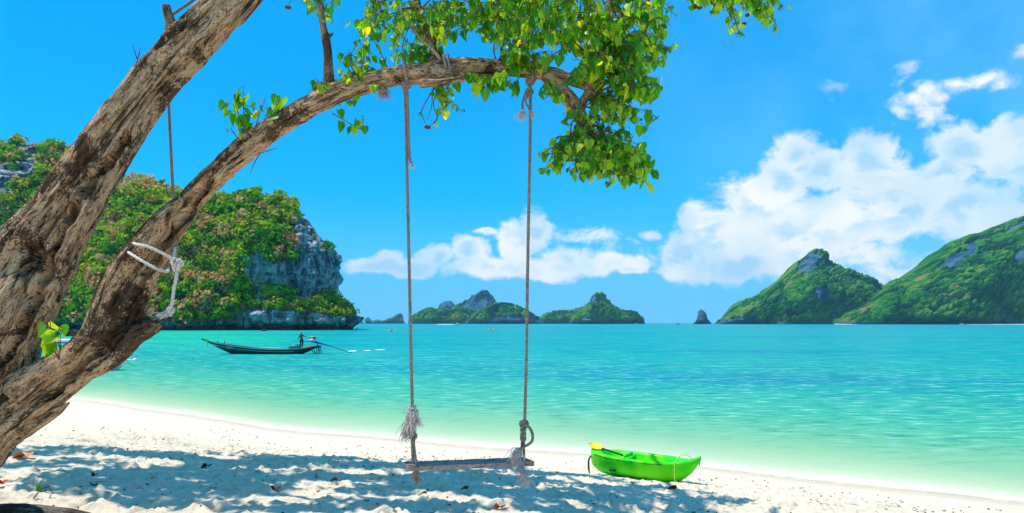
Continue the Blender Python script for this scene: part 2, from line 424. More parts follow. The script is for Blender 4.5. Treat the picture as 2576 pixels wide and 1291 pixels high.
finish(t, prin(t, c, .9, bump(t, hgt, .9, .022), .15)); M['sand'] = m
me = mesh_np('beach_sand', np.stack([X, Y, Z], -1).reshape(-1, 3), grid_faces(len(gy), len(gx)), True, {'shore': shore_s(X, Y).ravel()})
tag(obj('beach_sand', me, M['sand']), kind='structure')

# seabed far out, so that the water stands on something
me = mesh_np('seabed', [(-15500, 70, -9), (15500, 70, -9), (15500, 7200, -12), (-15500, 7200, -12)], np.array([[0, 1, 2, 3]]))
tag(obj('seabed', me, M['sand']), kind='structure')

# ---------------------------------------------------------------- sea
ry = np.concatenate([np.linspace(6, 40, 420), 40 * (7000 / 40.) ** np.linspace(0, 1, 330)[1:]])
ca = np.linspace(-2.2, 2.2, 520)
A2, YY = np.meshgrid(ca, ry); XX = A2 * (YY + 6); SS = shore_s(XX, YY)
att = np.clip((SS + .2) / 4, .12, 1) * np.clip(260 / YY, .0, 1)
wv = (.5 * fbm(XX * .9 + .3 * YY, YY * 1.5 - XX * .4, 0, 3) + .6 * fbm(XX * .28, YY * .55 - XX * .15, 5, 2)) * .035
swash = np.exp(-((SS - .55 - .3 * pnoise(XX * .3, YY * .3)) / .22) ** 2) * .03
ZZ = wv * att + swash
m, t = new_mat('sea_water')
pos = t.n('ShaderNodeNewGeometry').outputs['Position']
sh = t.n('ShaderNodeAttribute', attribute_name='shore').outputs['Fac']
sp = t.n('ShaderNodeSeparateXYZ', {0: pos})
pa = t.noise(t.vm('MULTIPLY', pos, (.010, .035, 1)), 1.0, 4.0, .55)
pb = t.noise(t.vm('MULTIPLY', pos, (.06, .22, 1)), 1.0, 5.0, .6)
pc = t.noise(t.vm('MULTIPLY', pos, (.9, 2.6, 1)), 1.0, 4.0, .62)
pd_ = t.noise(t.vm('MULTIPLY', pos, (.22, .8, 1)), 1.0, 4.0, .62); pe_ = t.noise(t.vm('MULTIPLY', pos, (.03, .16, 1)), 1.0, 5.0, .65)
sh2 = t.m('ADD', sh, t.m('MULTIPLY', t.m('SUBTRACT', pb, .5), t.m('MINIMUM', t.m('MULTIPLY', sh, .5), 14.0)))
lg = t.m('LOGARITHM', t.m('ADD', t.m('MAXIMUM', sh2, 0), 1.0), 10.0)     # 0 at the shore, 1 at 9 m, 2 at 99 m, 3 at 1 km
f = t.m('DIVIDE', lg, 3.4)
c = t.ramp(f, [(0, (.74, .65, .47)), (.06, (.60, .59, .40)), (.13, (.38, .50, .31)), (.21, (.20, .435, .25)), (.31, (.060, .375, .24)), (.41, (.006, .325, .26)), (.52, (.0, .30, .29)), (.68, (.0, .29, .295)), (.84, (.0, .28, .30)), (1.0, (.0, .25, .29))])
green = t.m('MULTIPLY', t.rng(t.m('DIVIDE', sp.outputs[0], sp.outputs[1]), -.20, -.42), t.m('MULTIPLY', t.rng(sp.outputs[1], 60, 130), t.rng(sp.outputs[1], 420, 330)))
c = t.mix(t.m('MULTIPLY', green, .75), c, (.01, .50, .26))
dk = t.m('MULTIPLY', t.rng(pa, .50, .66), t.rng(sh, 9, 24))
c = t.mix(t.m('MULTIPLY', dk, .72), c, (.0, .17, .30))
st = t.m('MULTIPLY', t.rng(pc, .50, .70), t.rng(sh, 1.5, 9))  # ripples: dark and light of the wave faces painted into the water colour
c = t.mix(t.m('MULTIPLY', st, .75), c, (.0, .20, .19))
hi = t.m('MULTIPLY', t.rng(pc, .47, .34), t.m('MULTIPLY', t.rng(sh, 3, 10), t.rng(sh, 70, 25)))
c = t.mix(t.m('MULTIPLY', hi, .42), c, (.40, .72, .62))
s2 = t.m('MULTIPLY', t.rng(pd_, .50, .62), t.rng(sh, 10, 26)); c = t.mix(t.m('MULTIPLY', s2, .7), c, (.0, .18, .27))  # further out: the same painted ripple light and dark, in coarser streaks
h2_ = t.m('MULTIPLY', t.rng(pd_, .46, .32), t.rng(sh, 14, 40)); c = t.mix(t.m('MULTIPLY', h2_, .32), c, (.16, .60, .60))
s3 = t.m('MULTIPLY', t.rng(pe_, .50, .66), t.rng(sh, 60, 140)); c = t.mix(t.m('MULTIPLY', s3, .4), c, (.0, .20, .27))
h3_ = t.m('MULTIPLY', t.rng(pe_, .44, .34), t.rng(sh, 80, 200)); c = t.mix(t.m('MULTIPLY', h3_, .25), c, (.10, .50, .55))
foamn = t.noise(t.vm('MULTIPLY', pos, (1.2, 2.2, 1)), 2.0, 7.0, .7)
foam = t.m('MULTIPLY', t.rng(t.m('ABSOLUTE', t.m('SUBTRACT', sh, .50)), .75, .1), t.rng(foamn, .44, .60))
edge = t.m('MULTIPLY', t.rng(t.m('ABSOLUTE', t.m('SUBTRACT', sh, .12)), .08, .02), t.rng(foamn, .42, .58))
foam = t.m('MAXIMUM', foam, edge)
c = t.mix(t.m('MULTIPLY', foam, .5), c, (.84, .84, .80))
w1 = t.noise(t.vm('MULTIPLY', pos, (1.1, 2.6, 1)), 1.3, 6.0, .62); w2 = t.noise(t.vm('MULTIPLY', pos, (.12, .5, 1)), 1.0, 4.0, .55)
near = t.rng(sh, 0, 6)
bh = t.m('ADD', t.m('MULTIPLY', w1, .16), t.m('MULTIPLY', w2, .5))
nrm = t.n('ShaderNodeBump', {'Height': bh, 'Strength': t.m('ADD', t.m('MULTIPLY', near, .6), .12), 'Distance': 1.0}).outputs[0]
body = t.n('ShaderNodeBsdfDiffuse', {'Color': c, 'Normal': nrm})
gl = t.n('ShaderNodeBsdfGlossy', {'Color': (1, 1, 1), 'Roughness': .16, 'Normal': nrm})
fr_ = t.n('ShaderNodeFresnel', {'IOR': 1.33, 'Normal': nrm}).outputs[0]
fz = t.m('MINIMUM', t.m('MULTIPLY', fr_, .38), .135)
mx = t.n('ShaderNodeMixShader', {0: fz, 1: body.outputs[0], 2: gl.outputs[0]})
alpha = t.m('MAXIMUM', t.rng(sh, -.06, .30, .02, 1.0), t.m('MULTIPLY', foam, .75))
tp = t.n('ShaderNodeBsdfTransparent')
finish(t, t.n('ShaderNodeMixShader', {0: alpha, 1: tp.outputs[0], 2: mx.outputs[0]})); M['sea'] = m
me = mesh_np('sea_water', np.stack([XX, YY, ZZ], -1).reshape(-1, 3), grid_faces(len(ry), len(ca)), True, {'shore': SS.ravel()})
tag(obj('sea_water', me, M['sea']), kind='structure')

# ---------------------------------------------------------------- rock and bush materials
def rock_nodes(t, pos, k=1.0):
    n1 = t.noise(t.vm('MULTIPLY', pos, (k, k, .22 * k)), .35, 7.0, .65, .4)
    n2 = t.noise(t.vm('MULTIPLY', pos, (k, k, 1.6 * k)), .8, 6.0, .62)
    c = t.mix(t.rng(n1, .38, .60), (.04, .065, .09), (.44, .46, .48))
    n3 = t.noise(t.vm('MULTIPLY', pos, (1, 1, .12)), .12, 5.0, .6)
    c = t.mix(t.m('MULTIPLY', t.rng(n3, .54, .66), .55), c, (.50, .36, .24))
    c = t.mix(t.m('MULTIPLY', t.rng(n2, .55, .68), .5), c, (.50, .44, .36))
    c = t.mix(t.m('MULTIPLY', t.rng(n2, .45, .36), .7), c, (.03, .04, .055))
    return c, t.m('ADD', n1, t.m('MULTIPLY', n2, .6))
m, t = new_mat('limestone'); pos = t.n('ShaderNodeNewGeometry').outputs['Position']
c, h = rock_nodes(t, pos); z = t.n('ShaderNodeSeparateXYZ', {0: pos}).outputs[2]
rkf = t.n('ShaderNodeAttribute', attribute_name='rk').outputs['Fac']
c = t.mix(t.m('MULTIPLY', t.rng(rkf, .7, .3), .8), c, t.mix(t.noise(pos, .5, 4.0, .6), (.10, .13, .03), (.26, .19, .08)))
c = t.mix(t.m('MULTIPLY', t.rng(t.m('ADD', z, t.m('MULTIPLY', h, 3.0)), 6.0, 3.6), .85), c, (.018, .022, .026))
finish(t, prin(t, c, .95, bump(t, h, 1.0, 1.6), .1)); M['rock'] = m
m, t = new_mat('bush_foliage'); a = t.n('ShaderNodeAttribute', attribute_name='tone').outputs['Vector']
pos = t.n('ShaderNodeNewGeometry').outputs['Position']
fine = t.noise(pos, 1.2, 3.0, .6)
c = t.mix(1.0, a, t.mix(fine, (.55, .55, .55), (1.45, 1.45, 1.45)), 'MULTIPLY')
bs = prin(t, c, .8, None, .1); tr = t.n('ShaderNodeBsdfTranslucent', {'Color': c})
finish(t, t.n('ShaderNodeMixShader', {0: .38, 1: bs.outputs[0], 2: tr.outputs[0]})); M['bush'] = m
m, t = new_mat('far_island'); a = t.n('ShaderNodeAttribute', attribute_name='tone').outputs['Vector']
sa = t.n('ShaderNodeSeparateXYZ', {0: a})                                # x rock, y per-crown random, z dome
pos = t.n('ShaderNodeNewGeometry').outputs['Position']
n0 = t.noise(pos, .012, 5.0, .6); n1 = t.noise(pos, .12, 4.0, .6)
g = t.ramp(t.m('ADD', t.m('MULTIPLY', sa.outputs[1], .62), t.m('MULTIPLY', t.rng(n0, .3, .7), .38), clamp=True), [(.18, (.002, .022, .010)), (.40, (.008, .075, .008)), (.56, (.022, .16, .005)), (.74, (.085, .22, .010)), (.92, (.26, .20, .07))])
rc = t.mix(t.rng(t.noise(t.vm('MULTIPLY', pos, (1, 1, .3)), .045, 6.0, .65), .38, .62), (.008, .05, .085), (.06, .13, .18))
rm = t.rng(t.m('ADD', sa.outputs[0], t.m('MULTIPLY', t.m('SUBTRACT', n1, .5), .7)), .42, .58)
zz = t.n('ShaderNodeSeparateXYZ', {0: pos}).outputs[2]
rm = t.m('MAXIMUM', rm, t.rng(t.m('ADD', zz, t.m('MULTIPLY', n1, 14.0)), 13.0, 10.0))
c = t.mix(rm, g, rc)
finish(t, prin(t, c, .95, bump(t, n1, .7, 4.0), .05)); M['island'] = m

GREENS = [(.02, .13, .008), (.07, .28, .008), (.15, .38, .008), (.26, .45, .010), (.38, .48, .012), (.50, .50, .02)]
DRY = [(.62, .30, .10), (.50, .25, .11), (.66, .44, .20), (.52, .42, .08)]
def bush_quads(geo, c, r, n, tone, rs, flat=.85, up=.25, q=.26):
    """a leafy crown: n small leaf-clump faces through the outer part of an ellipsoid made of a few lobes"""
    lobes = rs.normal(size=(5, 3)) * r * .42; lobes[:, 2] = np.abs(lobes[:, 2]) * .7; lr = r * rs.uniform(.45, .75, 5)
    k = rs.randint(0, 5, n)
    d = rs.normal(size=(n, 3)); d[:, 2] += up; d /= np.linalg.norm(d, axis=1)[:, None]
    p = lobes[k] + d * (lr[k] * rs.uniform(.75, 1.08, n))[:, None]; p[:, 2] *= flat
    nn = d + rs.normal(size=(n, 3)) * .35; nn /= np.linalg.norm(nn, axis=1)[:, None]
    t1 = np.cross(nn, rs.normal(size=(n, 3))); t1 /= np.linalg.norm(t1, axis=1)[:, None] + 1e-9
    t2 = np.cross(nn, t1); s = (r * q * rs.uniform(.6, 1.25, n))[:, None]
    V = np.stack([p - t1 * s, p - t2 * s * .7, p + t1 * s, p + t2 * s * .7], 1).reshape(-1, 3) + c
    Q = np.arange(4 * n).reshape(-1, 4)
    tn = np.asarray(tone)[None] * rs.uniform(.75, 1.3, n)[:, None]
    geo.add(V, Q, None, np.repeat(tn, 4, 0))
def poly_in(px, py, poly):
    px, py = np.asarray(px, float), np.asarray(py, float); ins = np.zeros(px.shape, bool); n = len(poly)
    for i in range(n):
        x1, y1 = poly[i]; x2, y2 = poly[(i + 1) % n]
        ins ^= ((y1 > py) != (y2 > py)) & (px < (x2 - x1) * (py - y1) / (y2 - y1 + 1e-9) + x1)
    return ins

# ---------------------------------------------------------------- the limestone headland (two masses)
def headland(name, Yc, D, vs, uL, uR, bslope, bcliff, cu0, cu1, disp, label, seed):
    """closed stack of contours; vs rows bottom to top, left/right limits, front depth for slope and cliff parts"""
    nv, nt = 230, 460
    v = np.interp(np.linspace(0, 1, nv), np.linspace(0, 1, len(vs)), vs)
    order = np.argsort(vs); L = np.interp(v, np.array(vs)[order], np.array(uL)[order]); Rr = np.interp(v, np.array(vs)[order], np.array(uR)[order])
    bs = np.interp(v, np.array(vs)[order], np.array(bslope)[order]); bc = np.interp(v, np.array(vs)[order], np.array(bcliff)[order])
    th = np.concatenate([np.linspace(0, np.pi, int(nt * .8), endpoint=False), np.linspace(np.pi, 2 * np.pi, nt - int(nt * .8), endpoint=False)])
    c, s = np.cos(th)[None], np.sin(th)[None]
    e = .62
    cx = np.sign(c) * np.abs(c) ** e; sy = np.sign(s) * np.abs(s) ** e
    mid, hw = ((L + Rr) / 2)[:, None], ((Rr - L) / 2)[:, None]
    U = mid - hw * cx
    k = smooth(cu0, cu1, U)
    B = bs[:, None] * (1 - k) + bc[:, None] * k
    Yy = Yc - B * sy
    VV = np.repeat(v[:, None], len(th), 1)
    Xw = (U - CU) / FPX * Yy; Zw = EYE + (HV - VV) / FPX * Yy
    rockm = rock_mask(U + 10 * fbm(U * .03, VV * .03, seed, 3), VV + 8 * fbm(U * .03, VV * .03, seed + 5, 3))
    nx, ny = -cx * .8, -np.maximum(sy, -1)
    ln = np.sqrt(nx * nx + ny * ny) + 1e-6; nx, ny = nx / ln, ny / ln
    dd = disp * (fbm(Xw * .035, Yy * .035, Zw * .035 + seed, 3)) + 4.6 * ridged(Xw * .075 + seed, Yy * .075, Zw * .025, 3) * (.3 + .7 * rockm) - 3.0 - 3.2 * rockm
    dd += 1.8 * fbm(Xw * .12, Yy * .12, Zw * .45, 4) * (.2 + .8 * rockm) + 2.2 * smooth(-.1, .3, fbm(Xw * .03, Yy * .03, Zw * .14 + 4, 2)) * rockm
    dd -= 5.0 * np.exp(-((Zw - 1.2) / 2.6) ** 2) * (1 + .6 * pnoise(Xw * .08, seed))
    edge = smooth(0, .22, np.abs(sy))                  # keep the traced outline near the rim
    Xw2 = Xw + nx * dd * (.45 + .4 * edge); Yw = Yy + ny * dd
    topf = smooth(0, .12, np.linspace(1, 0, nv))[:, None]
    V = np.stack([Xw2, Yw, Zw + .8 * fbm(Xw * .15, Yy * .15, 0, 2) * topf], -1)
    Vf = V.reshape(-1, 3); n = len(Vf)
    Vf = np.vstack([Vf, V[-1].mean(0)[None]])
    j = np.arange(len(th)); T = np.c_[j + n - len(th), (j + 1) % len(th) + n - len(th), np.full(len(th), n)]
    me = mesh_np('rock_face', Vf, [grid_faces(nv, len(th), True), T], True, {'rk': np.append(rockm.ravel(), 0)})
    root = empty(name, (0, 0, 0)); tag(root, label, 'headland')
    obj('rock_face', me, M['rock'], root)
    return root, V, U, VV, rockm
Dh = 318.0
ROCK1 = [(x * .322 + 469.6, y * .322 + 436) for x, y in [(440,650),(620,610),(690,710),(820,660),(838,520),(850,300),(950,330),(1040,440),(1100,520),(1200,620),(1200,800),(1150,900),(1090,990),(960,1010),(860,960),(780,900),(640,850),(600,950),(640,1050),(540,1030),(460,820),(420,720)]]
def rock_mask(u, v):
    r = poly_in(u, v, ROCK1) & (u < 980)
    low = v > np.interp(u, [-200, 560, 640, 905], [812, 806, 776, 796])
    spots = poly_in(u, v, [(648, 470), (690, 470), (685, 518), (655, 512)]) | poly_in(u, v, [(735, 498), (760, 505), (815, 590), (780, 600), (752, 560)])
    return (r | low | spots).astype(float)
h1, V1, U1, VV1, rk1 = headland('limestone_headland', 352, Dh, [836, 822, 810, 790, 765, 745, 735, 700, 662, 634, 606, 584, 558, 526, 508, 498, 492],
    [-60, -60, -60, -55, -40, -20, -10, 30, 90, 150, 220, 280, 350, 440, 520, 580, 620],
    [886, 896, 905, 898, 868, 842, 835, 846, 847, 836, 814, 800, 781, 745, 718, 690, 660],
    [46, 45, 44, 42, 40, 38, 37, 34, 30, 26, 22, 19, 15, 10, 7, 4, 2],
    [46, 46, 45, 43, 39, 36, 36, 37, 37, 35, 32, 29, 23, 15, 9, 5, 2], 520, 640, 5.0,
    'bushy limestone headland ending in a sheer blue-grey cliff behind the longtail boat', 1)
def rock_mask(u, v):
    r = poly_in(u, v, [(-300, 300), (170, 350), (175, 420), (120, 470), (60, 440), (30, 500), (-300, 480)]) & (fbm(np.asarray(u) * .02, np.asarray(v) * .012, 4, 3) > -.12)
    r2 = poly_in(u, v, [(290, 430), (350, 440), (345, 475), (300, 480)])
    return (r | r2).astype(float)
h2, V2, U2, VV2, rk2 = headland('limestone_ridge', 420, 380.0, [836, 760, 700, 600, 520, 500, 480, 462, 440, 400, 378, 362, 350],
    [-700, -690, -680, -650, -600, -590, -570, -550, -520, -470, -430, -380, -330],
    [640, 620, 590, 560, 520, 480, 430, 372, 305, 240, 170, 60, -60],
    [60, 56, 52, 44, 36, 34, 31, 28, 24, 16, 11, 6, 2], [60, 58, 56, 52, 48, 46, 42, 38, 32, 22, 14, 7, 2], -400, 200, 7.0,
    'higher grey rocky ridge behind the left tree trunk with bright green bushes', 2)
def plant_slope(root, V, U, VV, rk, nb, seed, rmin, rmax, ulim, dense=52):
    rs = np.random.RandomState(seed); g = Geo(); nv, nt = U.shape; hh = int(nt * .8)
    cnt = 0; tries = 0
    while cnt < nb and tries < nb * 12:
        tries += 1
        i, j = rs.randint(0, nv - 3), rs.randint(2, hh - 2)
        u, v = U[i, j], VV[i, j]
        if not (ulim[0] < u < ulim[1]): continue
        # rows and angles are not evenly spread over the slope: accept in proportion to the cell's area
        area = np.linalg.norm(np.cross(V[i + 1, j] - V[i, j], V[i, (j + 1)] - V[i, j]))
        if rs.rand() > area / 1.6: continue
        on_rock = rk[i, j] > .5
        if on_rock and rs.rand() > .012: continue
        r = rs.uniform(rmin, rmax) * (.55 if on_rock else 1)
        if v > 755 and u > 600: r *= .7
        nz = pnoise(u * .015, v * .02, seed); dz = pnoise(u * .03 + 40, v * .03, seed)
        dryp = .16 + .45 * smooth(.0, .35, nz) * (1 if u < 640 else .5) + (.14 if v > 690 and u < 600 else 0)
        tone = DRY[rs.randint(4)] if rs.rand() < dryp else GREENS[int(np.clip(rs.normal(3.0 + 2.4 * dz, 1.3), 0, 5))]
        p = V[i, j] + np.array([0, -.25 * r, .25 * r])
        bush_quads(g, p, r, int(dense * (r / 3.0) ** 1.2) + 18, tone, rs, q=.25)
        cnt += 1
    me = g.mesh('bushes', False, 'tone')
    tag(obj('bushes', me, M['bush'], root), kind='stuff')
plant_slope(h1, V1, U1, VV1, rk1, 3300, 21, 1.6, 4.2, (120, 910), 46)
plant_slope(h2, V2, U2, VV2, rk2, 2500, 22, 2.0, 4.8, (-420, 560), 32)
# the trees on the headland that can be picked out one by one
for (u, v, D, r, tone, lab) in [
    (820, 628, 316, 3.4, (.06, .20, .012), 'small bright green tree on the ledge at the cliff edge, top right'),
    (800, 765, 309, 3.6, (.20, .24, .02), 'yellow-green tree on the low point at the foot of the cliff'),
    (690, 742, 312, 3.8, (.035, .19, .012), 'bright green tree in the hollow at the foot of the cliff face'),
    (868, 778, 311, 3.8, (.035, .14, .010), 'green tree near the right tip of the headland, above the undercut rock'),
    (651, 598, 318, 4.4, (.04, .22, .012), 'vivid green tree hanging over the top of the cliff face'),
    (562, 690, 309, 2.2, (.38, .34, .015), 'small yellow tree low on the slope left of the cliff'),
    (833, 742, 313, 2.0, (.03, .12, .010), 'small dark tree clinging under the cliff overhang')]:
    p = P(u, v, D - 4); t_ = empty('cliff_tree', p, label=lab, cat='tree', group='trees on the headland')
    g = Geo(); bush_quads(g, (0, 0, r * .35), r, 260, tone, np.random.RandomState(int(u)), q=.15)
    obj('crown', g.mesh('crown', False, 'tone'), M['bush'], t_)
    g = Geo(); sweep(g, [(0, 2.5, -r * .9), (.2, .8, -r * .3), (0, 0, r * .4)], [.28, .2, .1], 6, .8)
    for k in range(4): a = k * 1.6; sweep(g, [(0, .3, -r * .1), (math.cos(a) * r * .35, math.sin(a) * r * .3, r * .35)], [.12, .05], 5, .8)
    obj('trunk', g, M['twig'], t_)
# rocks at the foot of the headland
def boulder(name, loc, sz, mat, label, cat='rock', group=None, seed=0):
    n = 22; th = np.linspace(0, 2 * np.pi, n * 2, endpoint=False)[None]; ph = np.linspace(-.5 * np.pi, .5 * np.pi, n)[:, None]
    d = np.stack([np.cos(ph) * np.cos(th), np.cos(ph) * np.sin(th), np.sin(ph) + 0 * th], -1)
    r = 1 + .28 * fbm(d[..., 0] * 1.6 + seed, d[..., 1] * 1.6, d[..., 2] * 1.6, 4)
    V = (d * r[..., None] * np.array(sz)).reshape(-1, 3)
    o = obj(name, mesh_np(name, V, grid_faces(n, n * 2, True)), mat, None, loc); return tag(o, label, cat, group)
for u, v, s, lab in [(664, 829, .8, 'grey boulder standing in the water at the cliff foot'), (187, 842, 1.6, 'low brown rock in the water seen between the two trunks')]:
    D = EYE * FPX / (v - HV + 4); D = min(D, 307); p = P(u, v, D); boulder('shore_rock', (p.x, D, .1), (s * 1.4, s, s), M['rock'], lab, group='rocks at the foot of the headland', seed=u)

# ---------------------------------------------------------------- far islands
def island(name, D, sil, depth, label, rocks=(), seed=0, crown=13.0, cat='island', rockall=0.0, amp=9, res=2.0):
    us = np.array([p[0] for p in sil], float); tv = np.array([p[1] for p in sil], float)
    nu = int((us[-1] - us[0]) * res); u = np.linspace(us[0], us[-1], nu)
    top = np.maximum(0, (HV - np.interp(u, us, tv)) / FPX * D) + 0.0
    k = np.ones(5) / 5; top = np.convolve(np.pad(top, 2, mode='edge'), k, 'valid')
    nt = max(60, int(top.max() / D * FPX * res * 1.3)); tt = np.linspace(0, 1, nt)
    hgt = top[None] * np.sin(tt * np.pi / 2)[:, None] ** .9
    tf = np.sin(np.clip((u - us[0]) / (us[-1] - us[0]), 0, 1) * np.pi) ** .5
    wd = depth * (.25 + .75 * tf)
    Yf = D - wd[None] * np.cos(tt * np.pi / 2)[:, None] ** 1.15
    Yb = D + wd[None] * .8 * np.cos(tt[::-1][1:] * np.pi / 2)[:, None]
    hb = top[None] * np.sin(tt[::-1][1:] * np.pi / 2)[:, None] ** .9
    Yr = np.vstack([Yf, Yb[::4]]); H = np.vstack([hgt, hb[::4]])
    Un = np.repeat(u[None], len(Yr), 0); Xr = (Un - CU) / FPX * Yr
    Vp = HV - H / D * FPX
    rk = np.full(H.shape, rockall, float)
    for poly in rocks: rk = np.maximum(rk, poly_in(Un + 5 * fbm(Un * .06, Vp * .06, seed, 3), Vp + 4 * fbm(Un * .05, Vp * .05, seed + 3, 3), poly).astype(float))
    s = 1 / crown
    dome, rv = cells(Xr * s, (H * 1.15 + (Yr - D) * .35) * s, seed)
    dome2, rv2 = cells(Xr * s * 2.1 + 7, (H * 1.15 + (Yr - D) * .35) * s * 2.1, seed + 9)
    rel = fbm(Xr * .006, Yr * .006, H * .008 + seed, 3)
    gul = ridged(Xr * .008 + seed, Yr * .004, H * .003, 2)
    fade = np.clip(H / 12, 0, 1)
    big = (rel * 46 + gul * 34) * fade * min(1, D / 2000)
    dsp = amp * ((dome * 1.0 + dome2 * .4) * (1 - rk) + rk * (.6 * ridged(Xr * .03, Yr * .02, H * .008, 3) - .6)) * fade
    Yo = Yr - big - dsp * .9; Zo = H + dsp * .75 * (1 - rk)
    V = np.stack([Xr, Yo, Zo - .3], -1).reshape(-1, 3)
    tone = np.stack([rk, .6 * rv + .4 * rv2, dome], -1).reshape(-1, 3)
    me = mesh_np(name, V, grid_faces(len(Yr), nu), True, {'tone': tone})
    return tag(obj(name, me, M['island']), label, cat, 'islands on the horizon')
island('rocky_islet', 3300, [(905, 812), (912, 806), (917, 812), (921, 811), (923, 801), (930, 796), (938, 806), (950, 802), (962, 806), (985, 798), (995, 790), (1005, 786), (1015, 790), (1019, 811)], 90, 'low blue-grey islet furthest left on the horizon, next to the headland', [], 3, 14, rockall=.5)
island('limestone_peak_island', 3100, [(1095, 811), (1100, 780), (1110, 764), (1120, 757), (1135, 755), (1148, 767), (1160, 764), (1180, 752), (1200, 738), (1213, 729), (1227, 729), (1238, 743), (1250, 763), (1268, 785), (1290, 811)], 200, 'bare blue-grey limestone peak rising behind the green islands in the middle', [[(1095, 811), (1095, 750), (1150, 750), (1150, 790)], [(1155, 775), (1215, 724), (1232, 724), (1242, 760), (1222, 790), (1180, 785)]], 4, 15)
island('wooded_island', 2700, [(1028, 811), (1036, 800), (1050, 790), (1068, 779), (1085, 775), (1100, 780), (1130, 776), (1160, 774), (1185, 780), (1215, 790), (1240, 811)], 170, 'long low green island to the right of the left swing rope', [], 5, 13)
island('wooded_island', 2450, [(1170, 811), (1185, 800), (1200, 788), (1222, 773), (1250, 765), (1275, 765), (1300, 770), (1330, 784), (1352, 798), (1368, 811)], 150, 'round-backed green island left of the right swing rope with dark rocks at its foot', [[(1225, 812), (1240, 795), (1300, 794), (1370, 804), (1370, 812)]], 6, 12)
island('wooded_island', 2900, [(1335, 811), (1352, 802), (1372, 790), (1392, 783), (1412, 782), (1438, 781), (1458, 775), (1475, 770), (1492, 774), (1500, 811)], 150, 'low green island partly behind the steep island right of the swing', [], 7, 13)
island('steep_island', 2350, [(1432, 811), (1440, 795), (1456, 783), (1472, 770), (1484, 760), (1486, 744), (1494, 737), (1503, 740), (1511, 739), (1521, 745), (1529, 754), (1537, 768), (1556, 780), (1575, 784), (1592, 786), (1606, 797), (1622, 811)], 130, 'steep green island with a rocky knob on top, right of the swing', [[(1484, 766), (1482, 735), (1498, 733), (1500, 768)], [(1500, 745), (1530, 745), (1532, 760)], [(1455, 812), (1462, 798), (1500, 800), (1510, 812)]], 8, 10)
island('sea_stack', 2000, [(1741, 811.5), (1745, 808), (1750, 797), (1752, 781), (1760, 775), (1768, 778), (1774, 785), (1777, 798), (1784, 806), (1790, 811.5)], 30, 'lone dark rock stack standing in the sea left of the big hills', [], 9, 8, 'rock', 1.0, 2.5, 4.0)
island('peaked_hill_island', 2050, [(1797, 811.5), (1804, 806), (1812, 804), (1822, 790), (1840, 771), (1870, 757), (1905, 745), (1940, 717), (1965, 696), (1985, 674), (2003, 657), (2014, 643), (2027, 638), (2042, 643), (2056, 655), (2064, 664), (2095, 672), (2130, 690), (2160, 709), (2200, 730), (2250, 752), (2310, 780), (2380, 811)], 330, 'green hill with a pointed blue-grey rock cap, right of the sea stack', [[(1985, 702), (2002, 660), (2016, 645), (2030, 648), (2050, 662), (2052, 684), (2030, 700)], [(2030, 740), (2060, 735), (2070, 765), (2040, 770)], [(1800, 812), (1830, 800), (1890, 796), (1900, 812)]], 10, 11, amp=11)
island('high_wooded_island', 1900, [(2060, 811), (2110, 790), (2160, 762), (2200, 728), (2225, 712), (2255, 709), (2285, 692), (2310, 672), (2335, 650), (2370, 624), (2410, 606), (2440, 600), (2480, 583), (2515, 570), (2545, 560), (2580, 553), (2650, 545), (2760, 560), (2900, 640), (3050, 811)], 420, 'highest forested mountain at the right edge with blue cliff patches', [[(2340, 698), (2345, 672), (2375, 664), (2400, 655), (2440, 622), (2448, 640), (2420, 680), (2375, 702)], [(2490, 615), (2530, 582), (2600, 565), (2600, 590), (2540, 612)], [(2520, 700), (2530, 660), (2600, 660), (2600, 690)]], 11, 11, amp=12)
M['shell_sand'] = plain('shell_sand', (.82, .76, .62), .9, .2, .06, .2)
for (u0, u1, D, lab) in [(2440, 2700, 1425, 'long strip of white beach at the foot of the highest mountain'), (2112, 2172, 1640, 'short white beach at the foot of the hills')]:
    a, b = P(u0, 813, D).x, P(u1, 813, D).x; n = 60; x = np.linspace(a, b, n); f = np.sin(np.linspace(0, np.pi, n)) ** .4
    rows = [(-26, -.3), (-10, .5), (14, 1.0), (60, 1.5), (70, -.5)]
    V = np.concatenate([np.stack([x, D + dy_ * f + 6 * np.sin(x * .02), dz_ * f - .2], -1) for dy_, dz_ in rows])
    tag(obj('far_beach', mesh_np('far_beach', V, grid_faces(len(rows), n)), M['shell_sand']), lab, 'beach', kind='structure')

